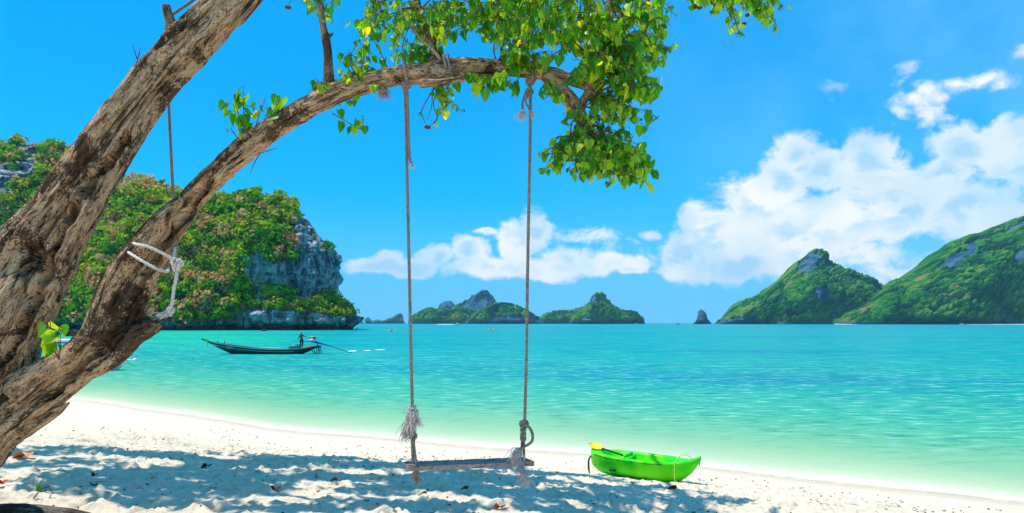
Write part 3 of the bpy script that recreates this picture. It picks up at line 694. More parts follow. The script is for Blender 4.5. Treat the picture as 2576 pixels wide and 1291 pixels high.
# ================================================================ THE TREE WITH THE SWING
tree = empty('leaning_tree', (-4.6, 5.3, 1.75), label='big leaning beach tree with an arching branch that carries a rope swing', cat='tree')
T0 = Vector(tree.location)
def tpart(name, geo, mat, attr='bk', kind=None, smoothf=True, label=None):
    me = geo.mesh(name, smoothf, attr); shift_mesh(me, T0); o = obj(name, me, mat, tree); tag(o, label=label, kind=kind); return o
DENTS = [(P(80, 646, 4.86), .075, .24), (P(60, 622, 4.86), .045, .12), (P(880, 210, 4.8), .03, .02), (P(835, 290, 4.78), .03, .02)]
def _gr(pts, D): return catmull(np.array([list(P(u, v, D)) for u, v in pts]), .03)
GROOVES = [(_gr([(330,315),(317,333),(290,380),(262,420),(235,450),(223,463),(205,500),(180,545),(156,598),(135,650),(112,705),(85,770),(50,850),(10,930)], 4.88), .034, .22),
           (_gr([(545,432),(500,475),(470,515),(440,560),(405,600),(385,650),(352,700),(330,760),(290,830),(250,880),(200,925),(150,975),(110,1015)], 4.84), .032, .16),
           (_gr([(360,735),(335,790),(310,840),(270,890),(220,940)], 4.84), .018, .08), (_gr([(480,40),(440,110),(400,170),(350,215)], 4.9), .012, .04), (_gr([(640,335),(580,385),(540,425),(505,462)], 4.85), .020, .06), (_gr([(30,560),(90,640),(150,600)], 4.9), .012, .03), (_gr([(110,470),(60,560),(20,640)], 4.95), .016, .05),(_gr([(430,560),(400,620),(372,690),(362,760)], 4.84), .014, .05)]
def bark_disp(amp):
    def f(cx, cy, s, r, V):
        k = np.clip(r / .15, .25, 1.3) * amp
        a = ridged(cx * 9 + 3, cy * 9, s * 1.0, 3) * .024 + fbm(cx * 5, cy * 5, s * 1.1 + 9, 3) * .030 + fbm(cx * 26, cy * 26, s * 9, 3) * .008
        tw = fbm(cx * 16, cy * 16, s * 3.0 + 3, 3) * .017
        a = (a + tw - .030) * k
        return a
    def carve(V, C):
        """fissures and the hollow: press the near side of the wood in towards its core"""
        push = np.zeros(V.shape[:2]); front = smooth(.03, -.03, V[..., 1] - C[:, None, 1])
        wx, wz = .012 * pnoise(V[..., 2] * 14, 3), .012 * pnoise(V[..., 0] * 14, 7)
        for p, R_, d in DENTS:
            q = np.sqrt((V[..., 0] + wx * 1.5 - p[0]) ** 2 + (V[..., 2] + wz * 1.5 - p[2]) ** 2); push = np.maximum(push, d * np.exp(-(q / R_) ** 3))
        for G_, R_, d in GROOVES:
            lo, hi = G_.min(0) - .15, G_.max(0) + .15
            mk = (V[..., 0] > lo[0]) & (V[..., 0] < hi[0]) & (V[..., 2] > lo[2]) & (V[..., 2] < hi[2]) & (front > .01)
            if not mk.any(): continue
            x, z = V[mk][:, 0] + wx[mk], V[mk][:, 2] + wz[mk]; best = np.full(len(x), 9.0); bi_ = np.zeros(len(x))
            for k_, p in enumerate(G_):
                dd_ = (x - p[0]) ** 2 + (z - p[2]) ** 2; m_ = dd_ < best; best = np.where(m_, dd_, best); bi_ = np.where(m_, k_, bi_)
            f = bi_ / len(G_); w_ = R_ * (.55 + .7 * np.abs(pnoise(f * 9, 2.0)) * 2) * np.clip(np.minimum(f, 1 - f) * 12, .15, 1)
            push[mk] = np.maximum(push[mk], d * np.exp(-(np.sqrt(best) / w_) ** 2.0))
        V = V.copy(); V[..., 1] += push * front
        return V
    f.carve = carve
    return f
def strand(geo, pts, amp=1.0, nseg=80, step=.014):
    pp, rr = [], []
    for p in pts: D = p[3]; pp.append(P(p[0], p[1], D)); rr.append(p[2] / FPX * D)
    sweep(geo, pp, rr, nseg, step, bark_disp(amp))
g = Geo()
strand(g, [(-300,1400,118,5.4),(-190,1225,98,5.33),(-100,1040,104,5.25),(-30,860,98,5.15),(36,700,82,5.08),(86,600,66,5.04),(140,520,52,5.02),(210,425,50,5),(277,336,49,5),(350,245,49,5),(432,153,48,5),(520,62,48,5),(605,-38,46,5),(700,-160,44,5.05),(820,-330,42,5.2),(980,-520,38,5.6)])
strand(g, [(-260,1400,98,5.25),(-150,1220,78,5.14),(-62,1080,74,5.05),(5,950,62,4.99),(54,840,47,4.96),(107,733,43,4.94),(164,612,39,4.93),(222,513,41,4.93),(278,423,37,4.95),(324,349,35,4.97),(378,273,32,5),(452,181,31,5.02),(534,90,32,5),(614,3,33,5),(699,-100,31,5.02)])
strand(g, [(-60,900,66,4.92),(-2,790,54,4.88),(40,720,36,4.89),(62,692,14,4.95)], .9, 56)
tpart('trunk', g, M['bark'])
g = Geo()
strand(g, [(-270,1400,108,5.25),(-180,1255,82,5.17),(-92,1160,76,5.1),(0,1062,66,5.05),(82,998,58,5),(158,938,52,4.97),(236,874,50,4.95),(296,802,46,4.97),(328,730,38,4.97),(368,659,36,4.97),(422,583,34,4.96),(479,510,32,4.95),(543,445,30,4.93),(608,384,32,4.9),(680,328,29,4.88),(758,281,28,4.85),(840,240,27,4.81),(910,213,27,4.78),(1000,188,27,4.75),(1080,182,27,4.73),(1170,167,22,4.71),(1260,172,20,4.7),(1340,180,20,4.68),(1410,192,17,4.66),(1470,212,14,4.64),(1515,240,9,4.62)])
strand(g, [(50,978,44,4.9),(118,930,34,4.86),(180,895,28,4.84),(224,848,26,4.84),(252,782,25,4.84),(280,715,27,4.86),(318,660,29,4.87),(367,598,27,4.87),(414,545,21,4.88),(460,498,12,4.9)], .8, 56)
strand(g, [(-110,1205,44,4.99),(0,1092,38,4.95),(98,1020,30,4.92),(180,958,28,4.9),(262,902,28,4.89),(322,848,30,4.9),(366,830,22,4.9),(392,824,15,4.9)], 1.2, 56)
strand(g, [(284,846,33,4.93),(332,791,29,4.92),(348,741,23,4.91),(382,686,20,4.92),(424,626,18,4.93),(474,556,11,4.93)], 1.0, 48)
strand(g, [(1095,182,27,4.72),(1130,196,15,4.66),(1165,196,10,4.64),(1120,205,8,4.6),(1060,210,12,4.66)], .6, 32)
strand(g, [(60,1080,22,4.95),(105,1056,16,4.93),(145,1034,10,4.92),(174,1013,3,4.92)], .6, 24)
# limbs that leave the arching branch
strand(g, [(1375,190,17,4.66),(1412,228,19,4.64),(1442,262,18,4.62),(1462,292,15,4.6),(1478,322,12,4.58),(1492,352,7,4.56)], .7, 40)
strand(g, [(1470,212,12,4.64),(1490,200,10,4.7),(1510,150,8,4.8),(1528,80,8,4.9),(1535,0,8,5),(1530,-90,8,5.1)], .5, 24)
strand(g, [(1478,320,8,4.58),(1462,270,11,4.62),(1482,232,12,4.64)], .5, 24)
strand(g, [(1085,175,20,4.73),(1095,140,15,4.78),(1080,90,11,4.85),(1050,20,10,4.95),(1040,-60,10,5.05)], .6, 28)
tpart('branch', g, M['bark'])
g = Geo()
strand(g, [(828,215,15,4.82),(826,170,12,4.8),(824,130,11,4.79),(818,92,11,4.78),(812,60,8,4.78),(808,10,6,4.78)], .5, 24)
strand(g, [(824,95,6,4.78),(832,88,4,4.76),(838,84,2,4.75)], .3, 10)
tpart('dead_branch', g, M['dead_bark'])
g = Geo(); strand(g, [(446,98,18,4.98),(436,70,13,4.95),(424,40,11,4.93),(418,14,10,4.92)], .6, 28); tpart('broken_stub', g, M['dead_bark'])
g = Geo(); strand(g, [(618,372,7,4.86),(624,345,6,4.84),(629,322,5,4.83)], .3, 12); tpart('cut_twig', g, M['dead_bark'])
# split, splintered end of the lower strand
g = Geo(); rs = np.random.RandomState(2)
for k in range(16):
    a = P(372 + rs.uniform(-18, 6), 830 + rs.uniform(-22, 22), 4.9 + rs.uniform(-.06, .06)); b = P(398 + rs.uniform(-6, 10), 815 + rs.uniform(-10, 16), 4.88 + rs.uniform(-.06, .06))
    sweep(g, [a, (a + b) / 2 + Vector(rs.normal(size=3) * .006), b], [.03, .02, .007], 7, .03)
tpart('splintered_end', g, M['dead_bark'])

# ---- leaves
def leaf_profile():
    y = np.array([-.10, -.02, .12, .30, .48, .64, .80, .90, 1.0]); wdt = np.array([.22, .36, .43, .42, .34, .23, .11, .045, .0])
    return y, wdt
def leaf_arrays(curl, fold, asym=0):
    y, wd = leaf_profile(); V, U = [], []
    for k, (a, b) in enumerate(zip(y, wd)):
        zc = -curl * a * a; midy = max(a, 0.0)
        V += [(-b * (1 + asym), a, zc + fold * b), (0, midy, -curl * midy * midy), (b * (1 - asym), a, zc + fold * b * (1 - .4 * asym))]
        U += [(-b, a, 0), (0, midy, 0), (b, a, 0)]
    T = []
    for k in range(len(y) - 1):
        o = 3 * k
        for q in ((o, o + 1, o + 4), (o, o + 4, o + 3), (o + 1, o + 2, o + 5), (o + 1, o + 5, o + 4)): T.append(q)
    return np.array(V, float), np.array(T), np.array(U, float)
LV = [leaf_arrays(c, f, a) for c, f, a in ((.15, .25, 0), (.35, .45, .1), (.05, -.2, -.12), (.5, .15, .05), (-.1, .6, 0), (.25, .9, .1))]
leaf_meshes = []
for V, T, U in LV:
    mm = mesh_np('leaf', V, T, True, {'lf': U}); mm.materials.append(M['leaf']); leaf_meshes.append(mm)
leaves, twigs = [], Geo()
def add_leaf(p, size, rs, tipdir=None):
    t = np.array(tipdir if tipdir is not None else (rs.normal() * .45, rs.normal() * .45, -1.0 + rs.normal() * .45)); t /= np.linalg.norm(t)
    n = np.array((rs.normal() * .6 - .1, -rs.uniform(.1, 1.2), rs.uniform(-.1, 1.0))); n -= t * n.dot(t); n /= np.linalg.norm(n) + 1e-9
    x = np.cross(t, n)
    leaves.append((np.array(p), np.stack([x, t, n], 1), size, rs.randint(0, 6), rs.rand()))
def spray(a, b, nleaf, lsize, rs, sag=.12, r0=.006, start=.25):
    """a twig from a to b with leaves on stalks"""
    a, b = np.array(a), np.array(b); L = np.linalg.norm(b - a)
    m1 = a + (b - a) * .35 + rs.normal(size=3) * L * .10 + np.array([0, 0, sag * L]); m2 = a + (b - a) * .7 + rs.normal(size=3) * L * .08 + np.array([0, 0, sag * L * .8])
    pts = np.array([a, m1, m2, b]); sweep(twigs, pts, [r0, r0 * .8, r0 * .6, r0 * .35], 5, .05)
    q = catmull(pts, L / 30)
    for k in range(nleaf):
        f = start + (1 - start) * (k + rs.rand() * .8) / nleaf
        p = q[min(len(q) - 1, int(f * (len(q) - 1)))]
        st = rs.normal(size=3); st[2] = -abs(st[2]) * .4 + .1; st *= rs.uniform(.25, .75) * lsize / (np.linalg.norm(st) + 1e-6)
        e = p + st
        sweep(twigs, [p, p + st * .5 + np.array([0, 0, .01]), e], .0016, 3, .05, cap=False)
        add_leaf(e, lsize * rs.choice([.42, .58, .75, .95, 1.2]) * rs.uniform(.9, 1.15), rs)
# clusters: centre u, v, half sizes, distance, its spread, number of twigs, leaves per twig, leaf size in picture units, where the twigs start
CL = [
 (1190,45,120,60,4.85,.45,44,8,23,[(1090,120),(1060,20),(1150,-60)]),
 (1330,40,130,70,4.8,.55,62,8,24,[(1260,160),(1300,-60),(1400,-50)]),
 (1330,110,110,35,4.55,.25,18,7,24,[(1300,165),(1350,170)]),
 (1470,60,120,80,4.8,.55,66,8,23,[(1528,80),(1470,-50),(1500,150)]),
 (1600,80,90,85,4.8,.5,44,8,24,[(1528,80),(1535,0),(1510,150)]),
 (1530,175,110,50,4.7,.4,34,8,24,[(1510,150),(1490,205),(1450,195)]),
 (1630,190,55,65,4.65,.35,24,8,26,[(1500,230),(1520,160)]),
 (1570,245,70,30,4.6,.25,14,7,25,[(1500,240),(1462,270)]),
 (1400,235,30,40,4.65,.25,9,6,20,[(1375,195),(1412,228)]),
 (1480,390,90,55,4.55,.35,40,8,22,[(1490,350),(1478,322)]),
 (1570,400,75,60,4.55,.35,30,8,22,[(1492,352),(1510,370)]),
 (1390,400,45,45,4.55,.2,15,7,21,[(1478,325),(1450,350)]),
 (1480,455,90,25,4.55,.25,12,7,22,[(1490,380),(1520,400)]),
 (1600,465,40,25,4.5,.2,7,7,22,[(1560,410)]),
 (1545,318,45,42,4.55,.25,14,6,22,[(1478,300),(1500,250)]),
 (1450,320,45,40,4.55,.2,8,6,20,[(1462,292),(1442,262)]),
 (1620,300,40,40,4.5,.2,6,5,22,[(1560,260)]),
 (1610,415,52,50,4.5,.25,13,7,22,[(1510,370),(1560,400)]),
 (1670,120,32,60,4.65,.3,10,6,22,[(1600,80),(1560,150)]),
 (1120,255,45,28,4.65,.2,9,5,22,[(1095,200),(1130,200)]),
 (1135,290,28,20,4.65,.12,3,5,20,[(1120,250)]),
 (1240,205,70,26,4.6,.25,13,6,26,[(1190,190),(1270,190)]),
 (1290,235,25,16,4.6,.12,3,4,24,[(1280,200)]),
 (1030,110,60,70,4.85,.3,20,7,20,[(1050,20),(1095,140)]),
 (900,105,55,65,4.8,.3,15,7,21,[(905,200),(960,60),(975,180)]),
 (960,50,70,50,4.9,.4,20,7,20,[(1000,-60),(1050,20)]),
 (880,160,50,40,4.8,.2,9,6,20,[(900,200),(870,225)]),
 (800,30,45,28,4.85,.3,9,5,22,[(880,-40),(812,40)]),
 (740,5,25,16,4.85,.2,3,4,20,[(800,-50)]),
 (795,222,35,18,4.8,.15,5,5,22,[(835,215)]),
 (920,225,30,14,4.75,.15,2,4,18,[(930,212)]),
 (1830,15,105,26,4.6,.4,16,8,22,[(1700,-60),(1800,-60)]),
 (1940,35,42,32,4.55,.3,11,7,21,[(1860,-30)]),
 (1848,80,28,20,4.55,.2,5,6,19,[(1840,20)]),
 (1760,12,40,20,4.6,.3,5,6,20,[(1700,-50)]),
 (1680,40,35,60,4.7,.3,10,6,22,[(1600,30)]),
 # above the frame, the rest of the same foliage
 (1250,-110,260,80,4.9,.8,60,8,26,[(1100,-100),(1300,-100)]),
 (1600,-100,220,70,4.9,.8,50,8,26,[(1530,-90),(1650,-100)]),
 (1850,-60,120,30,4.6,.5,16,8,24,[(1700,-70)]),
]
rs = np.random.RandomState(8)
for (cu, cv, ru, rv, D, dD, nt_, nl, ls, anch) in CL:
    for k in range(int(nt_ * .98)):
        au, av = anch[rs.randint(len(anch))]; an = rs.uniform(0, 2 * np.pi); q = math.sqrt(rs.rand())
        D2 = D + rs.uniform(-dD, dD)
        b = P(cu + ru * q * math.cos(an), cv + rv * q * math.sin(an), D2)
        a = P(au + rs.uniform(-8, 8), av + rs.uniform(-5, 5), D + (D2 - D) * .3)
        # the leafy shoot itself is short; a bare twig leads to it from the limb
        a, b = np.array(a), np.array(b); d = b - a; L = np.linalg.norm(d); sh_ = min(L, rs.uniform(.16, .34)); mid = b - d / L * sh_
        if L > sh_ * 1.3 and rs.rand() < .55: sweep(twigs, [a, (a + mid) / 2 + rs.normal(size=3) * .04 + np.array([0, 0, .05]), mid], [.007, .005, .004], 5, .08)
        spray(mid, b, nl, ls / FPX * D, rs, .08, .0035, .05)
def pt(u, v, D): return np.array(P(u, v, D))
# hand-placed sprouts along the branch
for path, nl, ls in [([(622,345),(612,270),(612,215)],7,30),([(622,340),(600,290),(596,235)],6,28),([(612,352),(600,320),(588,262)],5,26),([(640,330),(655,280),(668,245)],6,30),
                     ([(660,310),(690,275),(705,255)],8,26),([(600,350),(585,330),(580,318)],3,16),
                     ([(835,285),(870,305),(905,325)],6,28),([(905,325),(915,300),(910,290)],3,26),([(845,262),(880,250),(898,245)],4,18),
                     ([(1090,215),(1085,270),(1075,300)],2,14),([(1100,215),(1115,270),(1090,310)],2,14),([(895,190),(880,150),(905,95)],6,18)]:
    q = [pt(u, v, 4.78) for u, v in path]; sweep(twigs, q, [.0045, .003, .002], 5, .03); c_ = catmull(np.array(q), .02)
    for k in range(nl):
        p = c_[int((.35 + .65 * k / max(1, nl - 1)) * (len(c_) - 1))]; st = rs.normal(size=3) * .035; e = p + st
        sweep(twigs, [p, e], .0016, 3, .05, cap=False); add_leaf(e, ls / FPX * 4.78 * rs.uniform(.8, 1.15), rs)
for path in [[(352,172),(342,140),(331,107)],[(346,148),(350,135),(354,120)],[(745,-30),(732,0),(724,14)],[(655,385),(640,410),(628,440)],[(658,385),(680,378),(700,372)],[(1040,150),(1012,120),(1032,60)],[(1110,210),(1090,260),(1100,300),(1072,322)],[(1098,215),(1075,250),(1060,285),(1075,318)]]:
    D = 4.95 if path[0][0] < 400 else 4.75
    sweep(twigs, [pt(u, v, D) for u, v in path], [.004] * (len(path) - 1) + [.0015], 5, .03)
for (u, v, D, s) in [(112,835,4.6,36),(128,830,4.58,40),(148,842,4.6,34),(120,858,4.58,38),(140,866,4.57,42),(152,856,4.6,30),(118,880,4.6,38),(136,885,4.6,40),(150,880,4.6,26)]:
    p = pt(u, v - s * .5, D); add_leaf(p, s / FPX * D, rs)
    sweep(twigs, [pt(150, 905, 4.7), pt(u, v, D + .02), p], .0025, 4, .04)
for (u, v) in [(693,375),(700,385)]:
    pass
SZ = [(l[2] / max(.1, l[0][1]), i) for i, l in enumerate(leaves) if -40 < CU + l[0][0] / l[0][1] * FPX < 2600 and HV - (l[0][2] - EYE) / l[0][1] * FPX > -15]
# prefer large leaves in front
SZ.sort(key=lambda q: -(q[0] * (1.35 if leaves[q[1]][0][1] < 4.65 else 1)))
chosen = set(i for _, i in SZ[:300])
for i in sorted(chosen):
    p, Rm, s, k, rv = leaves[i]
    o = bpy.data.objects.new('leaf', leaf_meshes[k]); COL.objects.link(o); o.parent = tree
    o.matrix_local = Matrix.Translation(Vector(p) - T0) @ Matrix(Rm.tolist()).to_4x4() @ Matrix.Scale(s, 4)
g = Geo()
for i, (p, Rm, s, k, rv) in enumerate(leaves):
    if i in chosen: continue
    V, T, U = LV[k]; g.add((V * s) @ Rm.T + p, None, T, U + np.array([0, 0, rv]))
tpart('foliage', g, M['leaf'], 'lf', 'stuff')
tpart('twigs', twigs, M['twig'], 'bk', 'stuff')
pod = Geo()
n_ = 10; th = np.linspace(0, 2 * np.pi, n_, endpoint=False)[None]; ph = np.linspace(-1.57, 1.57, 7)[:, None]
pod.add(np.stack([np.cos(ph) * np.cos(th), np.cos(ph) * np.sin(th), .8 * np.sin(ph) + 0 * th], -1).reshape(-1, 3) * .016, grid_faces(7, n_, True))
pod_me = pod.mesh('seed_pod'); pod_me.materials.append(M['pod'])
for (u, v) in [(722,18),(727,19),(1073,320),(1078,321),(1110,216),(1650,30),(1655,33),(1880,38),(1750,18),(1760,20),(960,28),(1872,60)]:
    o = obj('seed_pod', pod_me, None, tree, Vector(P(u, v, 4.6)) - T0)

# ---- the high crown over the beach (above the picture): limbs and leaves that shade the sand
g = Geo(); rs = np.random.RandomState(31)
limbs = [[(980,-520,38,5.6),None]]
top0 = np.array(P(980, -520, 5.6)); lg_ = Geo()
fol = Geo()
def crown_pt(x, y, h): return np.array([x, y, EYE + .53 * y + h])
ends = []
for (x, y, h) in [(-8.5, 8.5, 1.2), (-6.0, 10.5, 1.0), (-3.6, 12.6, .6), (-1.5, 11.0, .6), (-.2, 8.6, .9), (-3.0, 8.0, 1.2), (-5.2, 7.6, 1.6), (-7.5, 12.0, .8), (-1.8, 13.8, .3)]:
    e = crown_pt(x, y, h); mid = (top0 + e) / 2 + rs.normal(size=3) * .3; mid[2] = max(mid[2], EYE + .56 * mid[1]) + .3
    sweep(lg_, [top0, mid, e], [.11, .07, .03], 8, .2, A=np.zeros(3)); ends.append((mid, e))
LC, TC, UC = LV[0][0][[0, 3, 9, 24, 15, 5, 11, 17][0:0]] if False else None, None, None
def shade_leaf_block(n, cx, cy, rx, ry, hh):
    a = rs.uniform(0, 2 * np.pi, n); q = np.sqrt(rs.rand(n)); x = cx + rx * q * np.cos(a); y = cy + ry * q * np.sin(a)
    keep = fbm(x * .9, y * .9, 5, 3) > -.10
    x, y = x[keep], y[keep]; n = len(x); z = EYE + .50 * y + .35 + rs.rand(n) * hh
    nn = rs.normal(size=(n, 3)) * .6 + np.array([0, 0, 1.0]); nn /= np.linalg.norm(nn, axis=1)[:, None]
    t = np.cross(nn, rs.normal(size=(n, 3))); t /= np.linalg.norm(t, axis=1)[:, None]; b = np.cross(nn, t); s = rs.uniform(.07, .12, n)[:, None]; c = np.stack([x, y, z], -1)
    V = np.stack([c - t * s, c - b * s * .8, c + t * s * 1.3, c + b * s * .8], 1).reshape(-1, 3)
    fol.add(V, np.arange(4 * n).reshape(-1, 4), None, np.repeat(np.stack([rs.uniform(.1, .4, n), rs.rand(n), rs.rand(n)], -1), 4, 0))
CROWN = [(2900, -8.8, 9.0, 2.4, 1.9, 1.6), (2900, -6.4, 9.6, 2.4, 2.2, 1.6), (2700, -4.1, 10.2, 2.2, 2.2, 1.4), (2300, -2.5, 9.0, 1.9, 1.7, 1.2), (2400, -5.0, 7.6, 2.6, 1.3, 1.5), (2000, -2.8, 7.4, 2.0, 1.0, 1.2), (2000, -7.4, 11.2, 2.2, 1.2, 1.2), (1600, -4.6, 11.8, 2.0, 1.0, 1.0)]
for a in CROWN: shade_leaf_block(*a)
lm = lg_.mesh('high_limb', True, 'bk'); shift_mesh(lm, T0); obj('high_limb', lm, M['bark'], tree)
tpart('high_crown', fol, M['leaf'], 'lf', 'stuff')

# ================================================================ ROPES AND SWING
def rope_mat(name, c1, c2):
    m, t = new_mat(name); pos = t.n('ShaderNodeNewGeometry').outputs['Position']
    c = t.mix(t.rng(t.noise(pos, 60.0, 4.0, .6), .35, .65), c1, c2); c = t.mix(t.m('MULTIPLY', t.rng(t.noise(pos, 9.0, 3.0, .6), .55, .7), .5), c, tuple(x * .55 for x in c1))
    finish(t, prin(t, c, .9, bump(t, t.noise(pos, 500.0, 2.0, .6), .5, .002), .1)); return m
M['rope'] = rope_mat('grey_rope', (.22, .17, .13), (.36, .29, .22))
M['white_rope'] = rope_mat('white_rope', (.56, .48, .41), (.74, .66, .58))
M['fray'] = rope_mat('frayed_rope', (.62, .47, .40), (.85, .72, .66))
M['fray_brown'] = rope_mat('frayed_rope_brown', (.42, .22, .12), (.62, .38, .24))
def rope(geo, pts, r=.011, pitch=.07, step=.012):
    pts = np.asarray([list(p) for p in pts], float); C = catmull(pts, step); T, N, B = frames(C)
    s = np.concatenate([[0], np.cumsum(np.linalg.norm(np.diff(C, axis=0), axis=1))])
    for k in range(3):
        a = 2 * np.pi * (s / pitch + k / 3.0)
        Q = C + (N * np.cos(a)[:, None] + B * np.sin(a)[:, None]) * r * .5
        T2, N2, B2 = frames(Q); th = np.linspace(0, 2 * np.pi, 6, endpoint=False)
        V = Q[:, None] + (N2[:, None] * np.cos(th)[None, :, None] + B2[:, None] * np.sin(th)[None, :, None]) * r * .58
        n = len(Q) * 6; V = np.vstack([V.reshape(-1, 3), Q[0], Q[-1]]); j = np.arange(6)
        geo.add(V, grid_faces(len(Q), 6, True), np.vstack([np.c_[(j + 1) % 6, j, np.full(6, n)], np.c_[j + n - 6, (j + 1) % 6 + n - 6, np.full(6, n + 1)]]))
def wrap(geo, c, axis, R1, turns, r, rise, ph=0, squash=1.0):
    """rope coils round an axis"""
    axis = np.array(axis, float); axis /= np.linalg.norm(axis); a = np.cross(axis, [0, 0, 1.0] if abs(axis[2]) < .9 else [1.0, 0, 0]); a /= np.linalg.norm(a); b = np.cross(axis, a)
    t = np.linspace(0, turns, max(8, int(turns * 14))); an = 2 * np.pi * t + ph
    pts = np.array(c)[None] + axis[None] * ((t / max(turns, 1e-6) - .5) * rise)[:, None] + (a[None] * np.cos(an)[:, None] + b[None] * np.sin(an)[:, None] * squash) * R1
    rope(geo, pts, r)
def knot(geo, c, size, r, seed=0):
    """overhand-knot lump: a trefoil of rope"""
    t = np.linspace(0, 2 * np.pi, 60); k = size / 3.0; ca_, sa_ = math.cos(seed), math.sin(seed)
    x = (np.sin(t) + 2 * np.sin(2 * t)) * k * .62; z = (np.cos(t) - 2 * np.cos(2 * t)) * k; y = -np.sin(3 * t) * k * .9
    rope(geo, np.c_[x * ca_ - y * sa_, x * sa_ + y * ca_, z] + np.array(c), r)
def tassel(geo, a, b, n, spread, rs, r=.0017, curl=.3):
    a, b = np.array(a), np.array(b); L = np.linalg.norm(b - a)
    for k in range(n):
        o = rs.normal(size=3) * spread * .25; e = b + rs.normal(size=3) * spread * np.array([1, 1, .45]) + (b - a) * rs.uniform(-.25, .2)
        s0 = a + o; m1 = s0 + (e - s0) * .4 + rs.normal(size=3) * spread * curl; m2 = s0 + (e - s0) * .75 + rs.normal(size=3) * spread * curl
        sweep(geo, [s0, m1, m2, e], [r, r, r * .9, r * .5], 3, L / 7, cap=False)
sw = empty('rope_swing', P(1180, 1160, 4.72), label='wooden plank swing hanging on two grey ropes from the arching branch', cat='swing')
SW0 = Vector(sw.location)
def spart(name, geo, mat, label=None, parent=None):
    me = geo.mesh(name, True); shift_mesh(me, SW0); o = obj(name, me, mat, parent or sw)
    if parent is not None: o.matrix_parent_inverse = Matrix.Identity(4)
    return tag(o, label=label)
# plank
fl, fr2, bl = np.array(P(1033, 1174, 4.60)), np.array(P(1344, 1161, 4.772)), np.array(P(1015, 1162, 4.745))
nx_, ny_ = 70, 12; ex, ey = fr2 - fl, bl - fl; th_ = .032
sec = [(0, 0), (.25, .0), (.5, .0), (.75, .0), (1, 0), (1, -.5), (1, -1), (.75, -1), (.5, -1), (.25, -1), (0, -1), (0, -.5)]
V = []
for i in range(nx_):
    f = i / (nx_ - 1)
    for q, (a, b) in enumerate(sec):
        wob = .003 * float(pnoise(f * 14, q * .7, 2)) + (.003 * float(pnoise(f * 40, q, 7)) if q in (0, 11, 4) else 0)
        V.append(fl + ex * f + ey * (a + wob * 3) + np.array([0, 0, b * th_ + wob]))
V = np.array(V); j = np.arange(12); Q = grid_faces(nx_, 12, True); V = np.vstack([V, V[:12].mean(0), V[-12:].mean(0)]); n_ = nx_ * 12
gs = Geo(); gs.add(V, Q[:, ::-1], np.vstack([np.c_[j, (j + 1) % 12, np.full(12, n_)], np.c_[(j + 1) % 12 + n_ - 12, j + n_ - 12, np.full(12, n_ + 1)]]))
m, t = new_mat('weathered_plank'); pos = t.n('ShaderNodeTexCoord').outputs['Object']
gr = t.noise(t.vm('MULTIPLY', pos, (2.2, 30, 30)), 2.0, 7.0, .65, .5); g4 = t.noise(pos, 14.0, 5.0, .6)
c = t.mix(t.rng(gr, .35, .65), (.22, .14, .11), (.46, .35, .29)); c = t.mix(t.m('MULTIPLY', t.rng(g4, .56, .66), .7), c, (.06, .045, .045)); c = t.mix(t.m('MULTIPLY', t.rng(g4, .44, .36), .4), c, (.62, .55, .47))
finish(t, prin(t, c, .85, bump(t, gr, .8, .006), .2)); M['plank'] = m
me_ = gs.mesh('seat', False); shift_mesh(me_, SW0); obj('seat', me_, M['plank'], sw)
rs = np.random.RandomState(12)
g = Geo()   # left rope, branch to knot above the seat
rope(g, [pt(1018, 216, 4.70), pt(1021, 300, 4.70), pt(1025, 480, 4.69), pt(1030, 700, 4.69), pt(1034, 900, 4.68), pt(1038, 1050, 4.68), pt(1038, 1100, 4.68)], .0115)
rope(g, [pt(1024, 216, 4.70), pt(1027, 300, 4.69), pt(1030, 390, 4.69), pt(1036, 412, 4.69)], .010)
wrap(g, pt(1020, 184, 4.745), (1, .03, .1), .098, 1.15, .011, .03, 1.2)
wrap(g, pt(1019, 214, 4.70), (.05, 0, 1), .020, 3.2, .010, .038)
spart('rope', g, M['rope'])
g = Geo(); rope(g, [pt(1037, 1108, 4.68), pt(1040, 1168, 4.67)], .009); rope(g, [pt(1040, 1108, 4.68), pt(1048, 1172, 4.64)], .009); rope(g, [pt(1036, 1108, 4.68), pt(1038, 1166, 4.70)], .009)
knot(g, pt(1039, 1100, 4.67), .036, .010, .4); knot(g, pt(1046, 1192, 4.66), .03, .010, 1.2); spart('seat_loop', g, M['rope'])
g = Geo(); tassel(g, pt(1036, 412, 4.69), pt(1038, 421, 4.69), 26, .012, rs); spart('frayed_end', g, M['fray'])
g = Geo(); tassel(g, pt(1040, 1022, 4.66), pt(1022, 1095, 4.64), 120, .026, rs, .0032, .4); tassel(g, pt(1038, 1030, 4.66), pt(1046, 1070, 4.64), 60, .022, rs, .0032, .6)
wrap(g, pt(1038, 1040, 4.67), (.3, 0, 1), .032, 2.5, .010, .08); tassel(g, pt(1036, 1040, 4.66), pt(1014, 1030, 4.64), 8, .03, rs, .0012, .5); spart('frayed_end', g, M['fray'])
g = Geo(); tassel(g, pt(1046, 1196, 4.66), pt(1049, 1212, 4.65), 60, .02, rs, .0018, .2); spart('frayed_end', g, M['fray_brown'])
g = Geo()   # right rope
rope(g, [pt(1334, 205, 4.66), pt(1334, 300, 4.68), pt(1331, 480, 4.70), pt(1327, 700, 4.74), pt(1324, 900, 4.78), pt(1320, 1060, 4.80)], .0115)
wrap(g, pt(1340, 180, 4.68), (1, 0, -.25), .078, 1.3, .012, .045, 1.2)
wrap(g, pt(1334, 204, 4.66), (0, 0, 1), .022, 2.6, .010, .04); knot(g, pt(1332, 233, 4.65), .036, .010, .5)
rope(g, [pt(1326, 228, 4.65), pt(1318, 245, 4.64), pt(1314, 262, 4.64), pt(1315, 280, 4.64)], .009); rope(g, [pt(1328, 240, 4.65), pt(1322, 255, 4.64), pt(1330, 272, 4.64), pt(1336, 285, 4.64)], .007)
